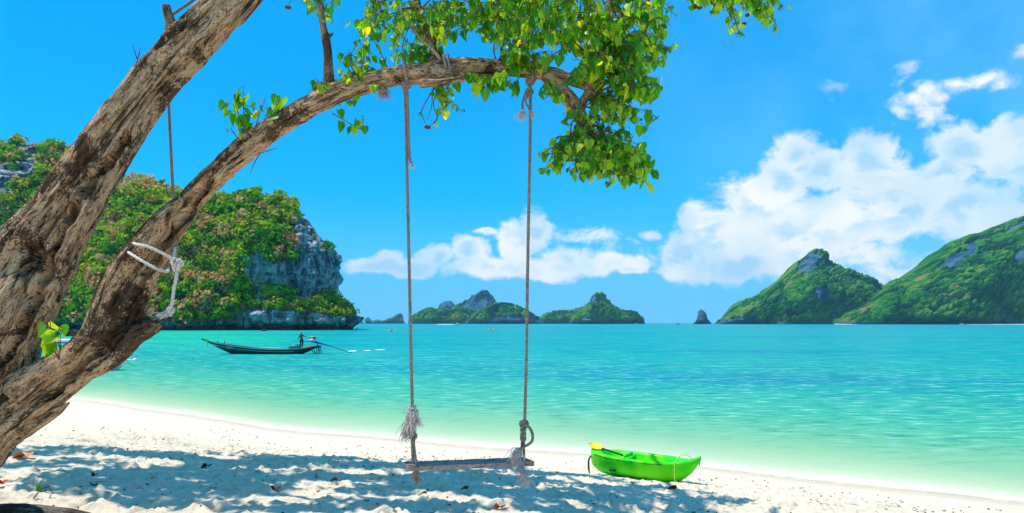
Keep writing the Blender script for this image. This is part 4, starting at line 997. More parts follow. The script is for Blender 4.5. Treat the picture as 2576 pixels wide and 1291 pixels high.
spart('rope', g, M['rope'])
g = Geo(); knot(g, pt(1318, 1070, 4.80), .042, .011, .3); knot(g, pt(1316, 1092, 4.79), .045, .010, 1.6)
rope(g, [pt(1314, 1095, 4.79), pt(1310, 1152, 4.80)], .0085); rope(g, [pt(1318, 1095, 4.79), pt(1318, 1158, 4.76)], .009); rope(g, [pt(1317, 1095, 4.79), pt(1319, 1155, 4.86)], .008)
rope(g, [pt(1318, 1068, 4.79), pt(1330, 1074, 4.78), pt(1339, 1090, 4.77), pt(1339, 1108, 4.76), pt(1330, 1118, 4.75), pt(1318, 1124, 4.74), pt(1306, 1130, 4.73), pt(1300, 1135, 4.73)], .0105)
spart('seat_loop', g, M['rope'])
g = Geo(); tassel(g, pt(1315, 278, 4.64), pt(1311, 298, 4.64), 50, .022, rs, .0018, .25); tassel(g, pt(1334, 280, 4.64), pt(1342, 296, 4.64), 34, .018, rs, .0015, .25); spart('frayed_end', g, M['fray'])
g = Geo(); tassel(g, pt(1302, 1130, 4.72), pt(1296, 1160, 4.70), 70, .028, rs, .002, .4); tassel(g, pt(1300, 1158, 4.70), pt(1318, 1195, 4.64), 90, .028, rs, .0018, .3); tassel(g, pt(1316, 1190, 4.64), pt(1320, 1222, 4.64), 50, .028, rs, .0016, .35); spart('frayed_end', g, M['fray'])

# rope wound round the middle of the branch, its line going up into the crown and a frayed tail
tr_ = empty('old_rope', P(1130, 175, 4.72), label='old grey rope wound round the branch between the swing ropes, with a frayed tail', cat='rope')
def rpart(root, name, geo, mat):
    me = geo.mesh(name, True); shift_mesh(me, root.location); return obj(name, me, mat, root)
g = Geo(); rope(g, [pt(990, -20, 4.78), pt(1005, 20, 4.75), pt(1030, 62, 4.70), pt(1060, 100, 4.66), pt(1092, 130, 4.64), pt(1108, 150, 4.62)], .0095)
wrap(g, pt(1125, 175, 4.72), (1, .02, .1), .092, 2.3, .0105, .06, .6); rpart(tr_, 'rope', g, M['rope'])
g = Geo(); tassel(g, pt(962, 214, 4.72), pt(962, 245, 4.70), 110, .028, rs, .0014, .25); rpart(tr_, 'frayed_end', g, M['fray_brown'])
# rope from the stub on the left trunk down behind both trunks
hr = empty('hanging_rope', P(430, 300, 5.4), label='thin grey rope hanging from the stub of the left trunk down behind the arching branch', cat='rope')
g = Geo(); rope(g, [pt(492, -5, 5.0), pt(465, 15, 4.98), pt(440, 32, 5.0), pt(424, 42, 5.06)], .011)
rope(g, [pt(422, 44, 5.2), pt(418, 70, 5.34), pt(419, 130, 5.36), pt(424, 250, 5.36), pt(431, 400, 5.34), pt(437, 520, 5.3), pt(441, 600, 5.2), pt(442, 640, 5.0)], .0118); rpart(hr, 'rope', g, M['rope'])
wr = empty('white_rope', P(390, 650, 4.8), label='whitish rope tied twice round the leaning lower trunk with a knotted frayed tail', cat='rope')
g = Geo()
rope(g, [pt(345, 600, 5.1), pt(336, 610, 4.9), pt(342, 614, 4.72), pt(370, 620, 4.66), pt(400, 633, 4.66), pt(428, 648, 4.70), pt(440, 656, 4.8), pt(450, 668, 4.86), pt(440, 672, 4.92)], .0102)
rope(g, [pt(335, 640, 5.05), pt(321, 634, 4.9), pt(328, 638, 4.74), pt(355, 655, 4.64), pt(385, 672, 4.64), pt(410, 682, 4.68), pt(422, 683, 4.76), pt(424, 674, 4.9)], .0102)
rope(g, [pt(441, 600, 5.0), pt(440, 630, 4.9), pt(438, 650, 4.86)], .0102)
knot(g, pt(443, 664, 4.8), .05, .012, .3); wrap(g, pt(448, 665, 4.8), (1, 0, -.8), .028, 2.2, .012, .05)
rope(g, [pt(446, 668, 4.8), pt(445, 690, 4.79), pt(438, 725, 4.79), pt(434, 755, 4.79), pt(431, 775, 4.79)], .0115)
knot(g, pt(429, 782, 4.79), .032, .0105, .8); rpart(wr, 'rope', g, M['white_rope'])
g = Geo(); tassel(g, pt(424, 784, 4.79), pt(404, 796, 4.78), 110, .022, rs, .0018, .15); rpart(wr, 'frayed_end', g, M['fray'])

# ================================================================ GREEN KAYAK
kx, ky = hit(1619, 1205)
kz = float(beach_z(kx, ky))
kay = empty('green_kayak', (kx, ky, kz), math.radians(-35), label='bright green sit-in kayak lying on the sunlit sand near the water', cat='kayak')
kay.scale = (.80, .86, .88)
def plastic(name, c1, c2, rough=.35):
    m, t = new_mat(name); co = t.n('ShaderNodeTexCoord').outputs['Object']; n = t.noise(co, 2.0, 3.0, .5); sc = t.noise(t.vm('MULTIPLY', co, (1, 6, 6)), 18.0, 5.0, .7)
    c = t.mix(t.rng(n, .4, .62), c1, c2); c = t.mix(t.m('MULTIPLY', t.rng(sc, .60, .72), .25), c, (.6, .75, .4))
    finish(t, prin(t, c, rough, None, .25)); return m
M['kayak'] = plastic('kayak_green', (.006, .60, .0), (.12, .76, .0)); M['yellow'] = plastic('paddle_yellow', (.85, .55, .01), (.95, .70, .02), .3)
M['black'] = plain('black_rubber', (.02, .025, .02), .5, .3); M['cord'] = plain('cord_yellow', (.55, .6, .15), .7)
L = 2.5; n1_, n2_ = 72, 40
xs = np.linspace(-1, 1, n1_)
V = np.zeros((n1_, n2_, 3))
for i, x in enumerate(xs):
    hw = .40 * (1 - abs(x) ** (3.2 if x < 0 else 2.3)) ** (.62 if x < 0 else .85) + .006
    sheer = .41 + .04 * max(0, -x) ** 2 + .10 * max(0, x - .1) ** 2
    keel = .012 + .43 * max(0, x - .52) ** 1.7 / .48 ** 1.7 + .17 * max(0, -x - .62) ** 2 / .38 ** 2
    ck = float(smooth(-.78, -.60, x) * smooth(.62, .36, x))     # cockpit well
    for j in range(n2_):
        a = -math.pi / 2 + 2 * math.pi * j / n2_               # from keel round
        cy_, sz_ = math.cos(a), math.sin(a)
        if sz_ <= 0.0: y_ = hw * np.sign(cy_) * abs(cy_) ** .62; z_ = keel + (sheer - keel) * (1 - abs(sz_) ** 1.25)
        else:
            y_ = hw * np.sign(cy_) * abs(cy_) ** 1.0; q = abs(y_) / hw
            z_ = sheer + .035 * (1 - q) * (1 - ck) + .03 * math.exp(-((q - .86) / .1) ** 2) * ck - ck * .26 * float(smooth(.86, .62, q)) * (.85 + .35 * math.cos(x * 7))
        V[i, j] = (x * L / 2, y_, z_)
V[-6:, :, 2] += np.linspace(0, .05, 6)[:, None] ** 1.0
j = np.arange(n2_); nn_ = n1_ * n2_
Vf = np.vstack([V.reshape(-1, 3), V[0].mean(0), V[-1].mean(0)])
gk = Geo(); gk.add(Vf, grid_faces(n1_, n2_, True)[:, ::-1], np.vstack([np.c_[j, (j + 1) % n2_, np.full(n2_, nn_)], np.c_[(j + 1) % n2_ + nn_ - n2_, j + nn_ - n2_, np.full(n2_, nn_ + 1)]]))
obj('hull', gk, M['kayak'], kay)
g = Geo(); g.box((-.30, 0, .30), (.06, .40, .22)); g.box((-.36, 0, .41), (.05, .34, .10)); g.box((.0, 0, .22), (.34, .36, .03)); obj('seat', g, M['kayak'], kay)
g = Geo()   # deck line along the near side
pts_ = []
for f in np.linspace(-.80, .42, 11):
    hw = .40 * (1 - abs(f) ** (3.2 if f < 0 else 2.3)) ** (.62 if f < 0 else .85); pts_.append((f * L / 2, -hw * .97 - .012, .385 + .04 * max(0, -f) ** 2 + .10 * max(0, f - .1) ** 2))
sweep(g, pts_, .007, 5, .04)
for p in pts_[::2]: g.box(p, (.035, .03, .02))
obj('deck_line', g, M['black'], kay)
g = Geo(); g.box((.52, -.29, .34), (.035, .02, .11)); g.box((-.55, -.335, .17), (.16, .03, .05), taper=.6); obj('scupper', g, M['black'], kay)
g = Geo(); sweep(g, [(-1.15, -.1, .38), (-1.22, -.16, .28), (-1.20, -.20, .08), (-1.17, -.2, .0)], [.012, .02, .022, .01], 5, .05); obj('carry_strap', g, M['black'], kay)
g = Geo(); sweep(g, [(1.10, -.05, .50), (1.19, -.02, .52), (1.22, .02, .46), (1.2, .03, .38)], .009, 5, .03); sweep(g, [(1.12, .03, .50), (1.2, .0, .50), (1.17, -.03, .40)], .008, 5, .03); obj('bow_handle', g, M['black'], kay)
g = Geo(); sweep(g, [(1.1, -.05, .50), (.98, -.18, .60), (.82, -.26, .48), (.84, -.36, .25), (.88, -.42, .08), (.80, -.50, .012)], .007, 5, .04); obj('bow_rope', g, M['cord'], kay)
pad = empty('kayak_paddle', (0, 0, 0), label='double paddle with a yellow blade and dark shaft lying across the green kayak', cat='paddle')
pad.matrix_world = kay.matrix_basis @ Matrix.Translation((-.98, -.02, .50)) @ Matrix.Rotation(math.radians(6), 4, 'Z') @ Matrix.Rotation(math.radians(12), 4, 'Y') @ Matrix.Rotation(math.radians(35), 4, 'X')
g = Geo(); sweep(g, [(.0, 0, 0), (.80, 0, -.01)], .018, 8, .1); obj('shaft', g, M['black'], pad)
n3 = 26; tt = np.linspace(0, 1, n3); wv_ = .012 + .075 * np.sin(np.clip(tt * 1.12, 0, 1) * np.pi) ** .55 * (tt > .02); V = []
for sgn in (1, -1):
    V.append(np.stack([np.stack([-tt * .34 + .02, wv_ * q, sgn * .006 + .02 * np.abs(q) + 0 * tt], -1) for q in (-1, -.5, 0, .5, 1)], 1))
g = Geo()
for k, v_ in enumerate(V): q = grid_faces(n3, 5); g.add(v_.reshape(-1, 3), q if k else q[:, ::-1])
obj('blade', g, M['yellow'], pad)

# ================================================================ LONGTAIL BOAT
Db = 75.0; sc_ = .01024
bx0 = P(506.8, 892, Db)
lb = empty('longtail_boat', (bx0.x, Db, 0), 0.0, label='dark green wooden longtail boat with a raised prow crossing the bay', cat='boat')
M['hull'] = plain('dark_green_paint', (.012, .055, .042), .45, .4, .2, 2.0); M['teal'] = plain('teal_paint', (.03, .34, .30), .5, .3, .12, 3.0)
M['stripe'] = plain('pale_blue_stripe', (.20, .62, .74), .5); M['inside'] = plain('red_brown_boards', (.35, .09, .04), .7, .2, .2, 6.0); M['orange'] = plain('orange_cloth', (.85, .16, .02), .7)
M['red'] = plain('red_paint', (.65, .015, .02), .35, .5); M['steel'] = plain('bright_steel', (.55, .6, .62), .3, .5, .1, 20, .7); M['blue'] = plain('blue_pipe', (.02, .10, .42), .4); M['dark'] = plain('dark_metal', (.03, .035, .04), .5)
M['white'] = plain('white_paint', (.82, .82, .80), .4, .4, .04); M['ribbon'] = plain('green_ribbon', (.03, .70, .08), .6); M['wood'] = plain('brown_wood', (.16, .09, .06), .8, .2, .2, 8)
zx = np.array([445, 470, 520, 600, 800, 1000, 1200, 1400, 1520, 1620, 1715]); gz = np.array([350, 352, 380, 400, 430, 455, 468, 467, 460, 445, 424]); kz_ = np.array([362, 372, 396, 445, 535, 545, 547, 545, 525, 482, 438])
bx = (np.linspace(445, 1715, 90)); top_ = (518 - np.interp(bx, zx, gz)) * sc_; bot_ = (518 - np.interp(bx, zx, kz_)) * sc_
k5 = np.ones(7) / 7; top_ = np.convolve(np.pad(top_, 3, mode='edge'), k5, 'valid'); bot_ = np.convolve(np.pad(bot_, 3, mode='edge'), k5, 'valid')
xm = (bx - 445) * sc_; beam = np.interp(xm, [0, .5, 1.0, 2.5, 5, 8.5, 11, 12.5, 13.0], [.05, .08, .14, .5, .85, .95, .8, .55, .42])
V = []
for i in range(90):
    for q in (-1, -.97, -.86, -.6, 0, .6, .86, .97, 1): V.append((xm[i], q * beam[i] if abs(q) < 1 else q * beam[i] * 1.03, bot_[i] + (top_[i] - bot_[i]) * (abs(q) ** 2.6)))
    # inside, a little in and lower
    for q in (.92, .78, .5, -.5, -.78, -.92): V.append((xm[i], q * beam[i], bot_[i] + .06 + (top_[i] - bot_[i] - .06) * (abs(q) ** 3.0) * 1.0 if top_[i] - bot_[i] > .2 else top_[i] - .01))
V = np.array(V); g = Geo(); ns = 15; jj = np.arange(ns); nn_ = len(V)
V = np.vstack([V, V[:ns].mean(0), V[-ns:].mean(0)]); g.add(V, grid_faces(90, ns, True), np.vstack([np.c_[(jj + 1) % ns, jj, np.full(ns, nn_)], np.c_[jj + nn_ - ns, (jj + 1) % ns + nn_ - ns, np.full(ns, nn_ + 1)]]))
obj('hull', g, M['hull'], lb)
g = Geo()
for s_ in (-1, 1): sweep(g, [(xm[i], s_ * beam[i] * 1.04, top_[i] + .01) for i in range(6, 90, 4)], .035, 5, .3)
obj('gunwale', g, M['teal'], lb)
g = Geo(); sweep(g, [((x - 445) * sc_, -np.interp((x - 445) * sc_, xm, beam) * .985 - .02, (518 - y) * sc_) for x, y in ((550, 415), (650, 432), (800, 455), (1000, 477), (1200, 490), (1465, 492))], .022, 5, .2); obj('stripe', g, M['stripe'], lb)
g = Geo(); g.box((9.2, 0, .50), (5.0, 1.1, .03)); obj('floor_boards', g, M['inside'], lb)
g = Geo(); g.box(((1455 - 445) * sc_, -.1, .80), (1.15, .75, .46)); g.box(((1455 - 445) * sc_, -.1, 1.045), (1.22, .82, .04)); obj('engine_box', g, M['teal'], lb)
g = Geo(); g.box((11.7, -.1, .80), (.8, .5, .06)); g.box((12.0, .1, .84), (.35, .4, .08)); obj('seat_cushion', g, M['orange'], lb)
g = Geo(); sweep(g, [(.62, -.06, 1.52), (.75, -.12, 1.2), (.72, -.14, .85)], [.07, .05, .03], 6, .1); sweep(g, [(.66, -.1, 1.5), (.55, -.14, 1.2), (.58, -.15, .95)], [.05, .04, .03], 6, .1); wrap_ = [(.60 + .03 * math.cos(a), .12 * math.cos(a), 1.50 + .12 * math.sin(a)) for a in np.linspace(0, 6.3, 12)]; sweep(g, wrap_, .04, 6, .1)
obj('prow_ribbons', g, M['ribbon'], lb)
g = Geo(); sweep(g, [(.58, -.17, 1.2), (.57, -.18, .9), (.56, -.18, .62)], [.03, .04, .03], 6, .1); obj('prow_garland', g, M['white'], lb)
for x in (612, 686):
    g = Geo(); g.box(((x - 445) * sc_, .1, (518 - 395) * sc_), (.05, .05, .30)); g.box(((x - 445) * sc_ + .03, .1, (518 - 385) * sc_), (.14, .05, .14)); obj('red_marker', g, M['red'], lb)
eng = empty('engine', (0, 0, 0)); eng.parent = lb
g = Geo(); g.box(((1640 - 445) * sc_, 0, (518 - 372) * sc_), (.52, .46, .36)); g.box(((1608 - 445) * sc_, -.1, (518 - 375) * sc_), (.14, .3, .22))
sweep(g, [((1625 - 445) * sc_, -.24, 1.55), ((1625 - 445) * sc_, -.27, 1.35)], .08, 10, .1); obj('block', g, M['steel'], eng)
g = Geo(); g.box(((1642 - 445) * sc_, 0, (518 - 345) * sc_), (.58, .52, .22), taper=.9); obj('cover', g, M['red'], eng)
g = Geo(); sweep(g, [((1665 - 445) * sc_, 0, (518 - 390) * sc_), ((1750 - 445) * sc_, 0, (518 - 412) * sc_)], [.12, .10], 8, .2); sweep(g, [((1745 - 445) * sc_, 0, (518 - 408) * sc_), ((1840 - 445) * sc_, 0, (518 - 440) * sc_)], [.08, .05], 8, .2); obj('shaft_housing', g, M['blue'], eng)
g = Geo(); sweep(g, [((1835 - 445) * sc_, 0, (518 - 438) * sc_), ((1990 - 445) * sc_, 0, (518 - 488) * sc_), ((2060 - 445) * sc_, 0, (518 - 512) * sc_)], [.04, .035, .03], 6, .3); obj('propeller_shaft', g, M['dark'], eng)
g = Geo(); sweep(g, [((1420 - 445) * sc_, -.02, (518 - 384) * sc_), ((1500 - 445) * sc_, -.02, (518 - 386) * sc_), ((1600 - 445) * sc_, 0, (518 - 388) * sc_), ((1680 - 445) * sc_, 0, (518 - 402) * sc_)], [.03, .03, .035, .05], 6, .2); obj('tiller', g, M['dark'], eng)
g = Geo(); sweep(g, [((1690 - 445) * sc_, 0, .9), ((1690 - 445) * sc_, 0, 1.2)], .05, 6, .1); obj('engine_post', g, M['dark'], eng)
g = Geo()
for x1, y1, x2, y2 in ((1712, 430, 1724, 492), (1692, 440, 1688, 494), (1640, 478, 1668, 496)):
    for s_ in (-.3, .3): sweep(g, [((x1 - 445) * sc_, s_, (518 - y1) * sc_), ((x2 - 445) * sc_, s_, (518 - y2) * sc_ - .3)], .045, 6, .2)
g.box(((1715 - 445) * sc_, 0, .75), (.06, .7, .06)); obj('stern_frame', g, M['wood'], lb)
g = Geo(); sweep(g, [((1080 - 445) * sc_, -.2, .70), ((1310 - 445) * sc_, -.3, .66)], .03, 6, .3); obj('bamboo_pole', g, M['shell_sand'], lb)
g = Geo()
for x in (745, 765, 790): a = (x - 445) * sc_; y0 = -np.interp(a, xm, beam) - .05; sweep(g, [(a, y0, .92), (a + .04, y0 - .03, .70), (a + .12, y0 - .02, .60), (a + .2, y0, .74), (a + .18, y0 + .02, .90)], .014, 5, .05)
obj('fender_rope', g, M['white'], lb)
# boatman
bmx, bmz = (1520 - 445) * sc_, .50
man = empty('person', (bx0.x + bmx, Db - .05, bmz + .17), label='boatman in a grey-brown shirt and bush hat standing at the tiller of the longtail boat', cat='person')
M['skin'] = plain('brown_skin', (.20, .10, .06), .6); M['shirt'] = plain('grey_brown_shirt', (.17, .11, .10), .8); M['trousers'] = plain('dark_trousers', (.015, .035, .035), .8); M['hat'] = plain('olive_hat', (.20, .22, .12), .8)
J = [(0,0,.90,.13,.10),(0,0,1.10,.125,.095),(-.02,0,1.32,.165,.105),(-.03,0,1.42,.09,.07),(-.03,0,1.48,.055,.055),(-.03,0,1.60,.085,.10),(-.03,0,1.69,.06,.07),
     (-.20,0,1.37,.062),(-.31,-.03,1.13,.048),(-.42,-.10,.90,.035),(-.46,-.12,.84,.038),
     (.16,0,1.37,.062),(.40,-.05,1.24,.046),(.62,-.08,1.13,.034),(.70,-.08,1.10,.036),
     (-.10,0,.84,.10),(-.11,.02,.46,.068),(-.10,0,.09,.045),(-.10,-.10,.03,.045),
     (.10,0,.84,.10),(.11,.02,.46,.068),(.10,0,.09,.045),(.10,-.10,.03,.045)]
E = [(0,1),(1,2),(2,3),(3,4),(4,5),(5,6),(2,7),(7,8),(8,9),(9,10),(2,11),(11,12),(12,13),(13,14),(0,15),(15,16),(16,17),(17,18),(0,19),(19,20),(20,21),(21,22)]
skin_body('body', J, E, M['skin'], man, 0, 2)
SJ = [(0,0,.92,.145,.115),(0,0,1.10,.14,.11),(-.02,0,1.32,.18,.12),(-.03,0,1.41,.10,.08),(-.21,0,1.37,.075),(-.31,-.03,1.13,.058),(-.40,-.09,.95,.045),(.17,0,1.37,.075),(.40,-.05,1.24,.056),(.58,-.075,1.15,.044)]
skin_body('shirt', SJ, [(0,1),(1,2),(2,3),(2,4),(4,5),(5,6),(2,7),(7,8),(8,9)], M['shirt'], man, 0, 2)
TJ = [(0,0,.93,.15,.12),(-.10,0,.84,.115),(-.115,.02,.46,.085),(-.10,0,.18,.07),(.10,0,.84,.115),(.115,.02,.46,.085),(.10,0,.18,.07)]
skin_body('trousers', TJ, [(0,1),(1,2),(2,3),(0,4),(4,5),(5,6)], M['trousers'], man, 0, 2)
g = Geo(); th = np.linspace(0, 2 * np.pi, 20, endpoint=False)
prof = [(.0, 1.79), (.07, 1.785), (.105, 1.75), (.112, 1.68), (.19, 1.655), (.20, 1.645), (.11, 1.665), (.0, 1.67)]
g.add(np.concatenate([np.stack([-.03 + r_ * np.cos(th), r_ * np.sin(th), 0 * th + z_], -1) for r_, z_ in prof]), grid_faces(len(prof), 20, True)); obj('bush_hat', g, M['hat'], man)

# foam of the propeller
M['foam'] = plain('foam', (.88, .90, .90), .7, .3, .04, 2.0)
def foam_patch(name, pts, wid, label, z=.05, seed=0):
    C = catmull(np.array([(x, y, 0.0) for x, y in pts]), max(.2, wid * .4)); n = len(C); T, N, B = frames(C + 0); side = np.cross(T, [0, 0, 1.0])
    f = np.sin(np.linspace(0, np.pi, n)) ** .5 * (.6 + .5 * pnoise(np.arange(n) * .35, seed)); rows = []
    for q, h in ((-1, -.05), (-.5, .6), (0, 1), (.5, .6), (1, -.05)): p = C + side * (q * wid * .5 * f)[:, None]; p[:, 2] = z * h * np.clip(f * 1.3, 0, 1) + .015; rows.append(p)
    V = np.stack(rows, 1); V[..., 2] += .3 * z * pnoise(V[..., 0] * 2 / wid, V[..., 1] * 3 / wid, seed)
    o = obj(name, mesh_np(name, V.reshape(-1, 3), grid_faces(n, 5)), M['foam']); return tag(o, label, 'foam', kind='stuff')
a = P(868, 884, 1).x
foam_patch('propeller_wake', [((873 - CU) / FPX * 81, 81), ((895 - CU) / FPX * 82, 82.5)], .9, 'white churned water behind the longtail propeller', .08, 1)
foam_patch('propeller_wake', [((912 - CU) / FPX * 83, 83), ((935 - CU) / FPX * 84, 84)], .7, 'middle streak of white wake right of the longtail boat', .06, 2)
foam_patch('propeller_wake', [((942 - CU) / FPX * 85, 85), ((968 - CU) / FPX * 86, 86.5)], .8, 'furthest right streak of the longtail wake', .06, 3)

# ================================================================ ROOFED TOUR BOAT BEHIND THE TRUNKS
tb = empty('roofed_boat', ((205 - CU) / FPX * 49, 49, 0), label='white boat with a flat white roof, mostly hidden behind the tree fork', cat='boat')
def bl_hull(L, bw, h, n=40, rise=.35):
    x = np.linspace(-1, 1, n); V = []
    for v in x:
        b = bw / 2 * (1 - max(0, v) ** 2.4) ** .8 + .01; top = h + rise * max(0, v) ** 2; bt = -.25 + (top + .2) * max(0, v - .7) ** 1.5 / .3 ** 1.5 * .8
        for q in (-1, -.9, -.6, 0, .6, .9, 1): V.append((v * L / 2, q * b, bt + (top - bt) * abs(q) ** 2.2))
        for q in (.93, 0, -.93): V.append((v * L / 2, q * b, top - (.25 if q == 0 else 0)))
    g = Geo(); V = np.array(V); ns = 10; jj = np.arange(ns); m_ = len(V); V = np.vstack([V, V[:ns].mean(0)]); g.add(V, grid_faces(n, ns, True), np.c_[(jj + 1) % ns, jj, np.full(ns, m_)]); return g
obj('hull', bl_hull(6.2, 1.9, .50, rise=.3), M['white'], tb)
g = Geo(); g.box((-.4, 0, 2.18), (4.4, 2.0, .10)); g.box((-.4, 0, 2.10), (4.3, 1.9, .06)); obj('roof', g, M['white'], tb)
g = Geo(); g.box((-.4, -1.0, 2.02), (4.4, .05, .10)); g.box((-.4, 1.0, 2.02), (4.4, .05, .10)); obj('roof_trim', g, M['blue'], tb)
for x in (-2.4, -1.1, .2, 1.5):
    for s_ in (-.85, .85): g = Geo(); sweep(g, [(x, s_, .4), (x, s_, 2.1)], .03, 6, .5); obj('roof_post', g, M['steel'], tb)
g = Geo(); sweep(g, [(2.6, -.1, .80), (3.9, -.1, .72)], .05, 8, .4); obj('bow_pole', g, M['white'], tb)
g = Geo(); th = np.linspace(0, 2 * np.pi, 12, endpoint=False)[None]; ph = np.linspace(-1.57, 1.57, 8)[:, None]
g.add(np.stack([np.cos(ph) * np.cos(th), np.cos(ph) * np.sin(th), np.sin(ph) + 0 * th], -1).reshape(-1, 3) * .16 + np.array([3.9, -.1, .72]), grid_faces(8, 12, True)); obj('round_fender', g, M['white'], tb)
g = Geo(); sweep(g, [(3.3, -.1, .78), (3.6, -.1, 1.05), (4.0, -.1, 1.08), (4.1, -.1, .95)], .014, 5, .1); sweep(g, [(3.3, -.1, .70), (3.6, -.1, .42), (4.0, -.1, .30)], .014, 5, .1); obj('anchor_line', g, M['dark'], tb)

# ================================================================ DISTANT KAYAKERS, SPEEDBOAT, SAILBOAT
M['vest'] = plain('orange_vest', (.95, .13, .01), .7); M['khull'] = plain('orange_kayak', (.95, .42, .03), .4); M['hair'] = plain('dark_hair', (.02, .015, .01), .8)
def sea_kayak(u, v, rz, label, people=1):
    D = EYE * FPX / (v - HV); x = (u - CU) / FPX * D
    k = empty('sea_kayak', (x, D, .0), rz, label=label, cat='kayak', group='kayaks out in the bay')
    n = 24; xs_ = np.linspace(-1, 1, n); V = []
    for q in xs_:
        hw = .42 * (1 - q * q) ** .7 + .01; z0 = -.08 + .3 * q ** 4; z1 = .30 + .16 * q ** 2
        for a in np.linspace(0, 2 * np.pi, 10, endpoint=False): V.append((q * 1.9, hw * math.cos(a), (z0 + z1) / 2 + (z1 - z0) / 2 * math.sin(a)))
    g = Geo(); g.add(V, grid_faces(n, 10, True)); obj('hull', g, M['khull'], k)
    for i in range(people):
        px = -.5 + i * 1.1 if people > 1 else 0
        loc = Vector((x, D, 0)) + Matrix.Rotation(rz, 3, 'Z') @ Vector((px, 0, .25))
        pe = empty('person', loc, rz, label='person in orange vest on the ' + label.split(',')[0], cat='person', group='kayakers in orange vests')
        skin_body('body', [(0,0,.12,.16,.13),(0,0,.45,.17,.12),(0,0,.60,.06),(0,0,.76,.10,.11),(0,-.26,.50,.06),(.22,-.45,.42,.045),(.30,-.36,.50,.04),(0,.26,.50,.06),(.22,.45,.42,.045),(.30,.36,.50,.04),(.35,-.12,.20,.08),(.75,-.14,.12,.06),(.35,.12,.20,.08),(.75,.14,.12,.06)],
                  [(0,1),(1,2),(2,3),(1,4),(4,5),(5,6),(1,7),(7,8),(8,9),(0,10),(10,11),(0,12),(12,13)], M['skin'], pe, 0, 1)
        g = Geo(); sweep(g, [(0, 0, .10), (0, 0, .30), (0, 0, .52), (0, 0, .60)], [.22, .25, .25, .16], 10, .1); obj('life_vest', g, M['vest'], pe)
        g = Geo(); sweep(g, [(-.02, 0, .78), (-.02, 0, .88), (-.02, 0, .90)], [.12, .10, .03], 8, .05); obj('hair', g, M['hair'], pe)
        pd = empty('paddle', loc + Matrix.Rotation(rz, 3, 'Z') @ Vector((.32, 0, .52)), rz, label='paddle on the ' + label.split(',')[0], cat='paddle', group='paddles of the distant kayakers')
        g = Geo(); sweep(g, [(0, -1.0, .12), (0, 1.0, -.12)], .02, 5, .5); obj('shaft', g, M['dark'], pd)
        for s_ in (-1, 1):
            g = Geo(); sweep(g, [(0, s_ * .95, -s_ * .12), (0, s_ * 1.15, -s_ * .15), (0, s_ * 1.38, -s_ * .18)], [.05, .13, .04], 8, .1); obj('blade', g, M['white'], pd)
        if people > 1: break
    return k
sea_kayak(985, 835.5, 1.45, 'orange kayak nearest left of the left swing rope')
sea_kayak(1041, 831.5, .5, 'orange kayak just right of the left swing rope')
sea_kayak(1234, 831.5, .9, 'orange kayak midway between the swing ropes')
sea_kayak(898, 829.5, 1.2, 'orange kayak behind the right tip of the headland')
def small_boat(name, u, D, L, label, rz=0):
    b = empty(name, ((u - CU) / FPX * D, D, 0), rz, label=label, cat='boat')
    obj('hull', bl_hull(L, L * .3, L * .11, 24, L * .06), M['white'], b)
    g = Geo(); g.box((-L * .08, 0, L * .17), (L * .30, L * .2, L * .12), taper=.8); obj('cabin', g, M['white'], b)
    g = Geo(); g.box((L * .03, 0, L * .18), (L * .12, L * .17, L * .05), taper=.8); obj('windscreen', g, M['dark'], b)
    return b
small_boat('speedboat', 1152, 1500, 13, 'white speedboat racing past the middle islands, trailing a white wake')
foam_patch('speedboat_wake', [((1096 - CU) / FPX * 1500, 1500), ((1122 - CU) / FPX * 1500, 1501), ((1147 - CU) / FPX * 1500, 1500)], 6, 'white wake of the speedboat below the middle islands', .9, 5)
small_boat('moored_boat', 2402 / 2.0 + 400, 1900, 9, 'tiny white boat at the right foot of the steep island')
small_boat('moored_boat', 2420, 1350, 9, 'tiny white boat off the strip of white beach on the right')
sb = empty('sailboat', ((1706 - CU) / FPX * 1500, 1500, 0), label='tiny sailing boat with bare mast on the horizon left of the rock stack', cat='boat')
obj('hull', bl_hull(10, 3, 1.6, 24, .6), M['dark'], sb)
g = Geo(); sweep(g, [(0, 0, 1), (0, 0, 19)], [.22, .12], 6, 3); obj('mast', g, M['dark'], sb)
g = Geo(); sweep(g, [(0, 0, 3.2), (-4, 0, 3.2)], .2, 6, 2); obj('boom', g, M['white'], sb)

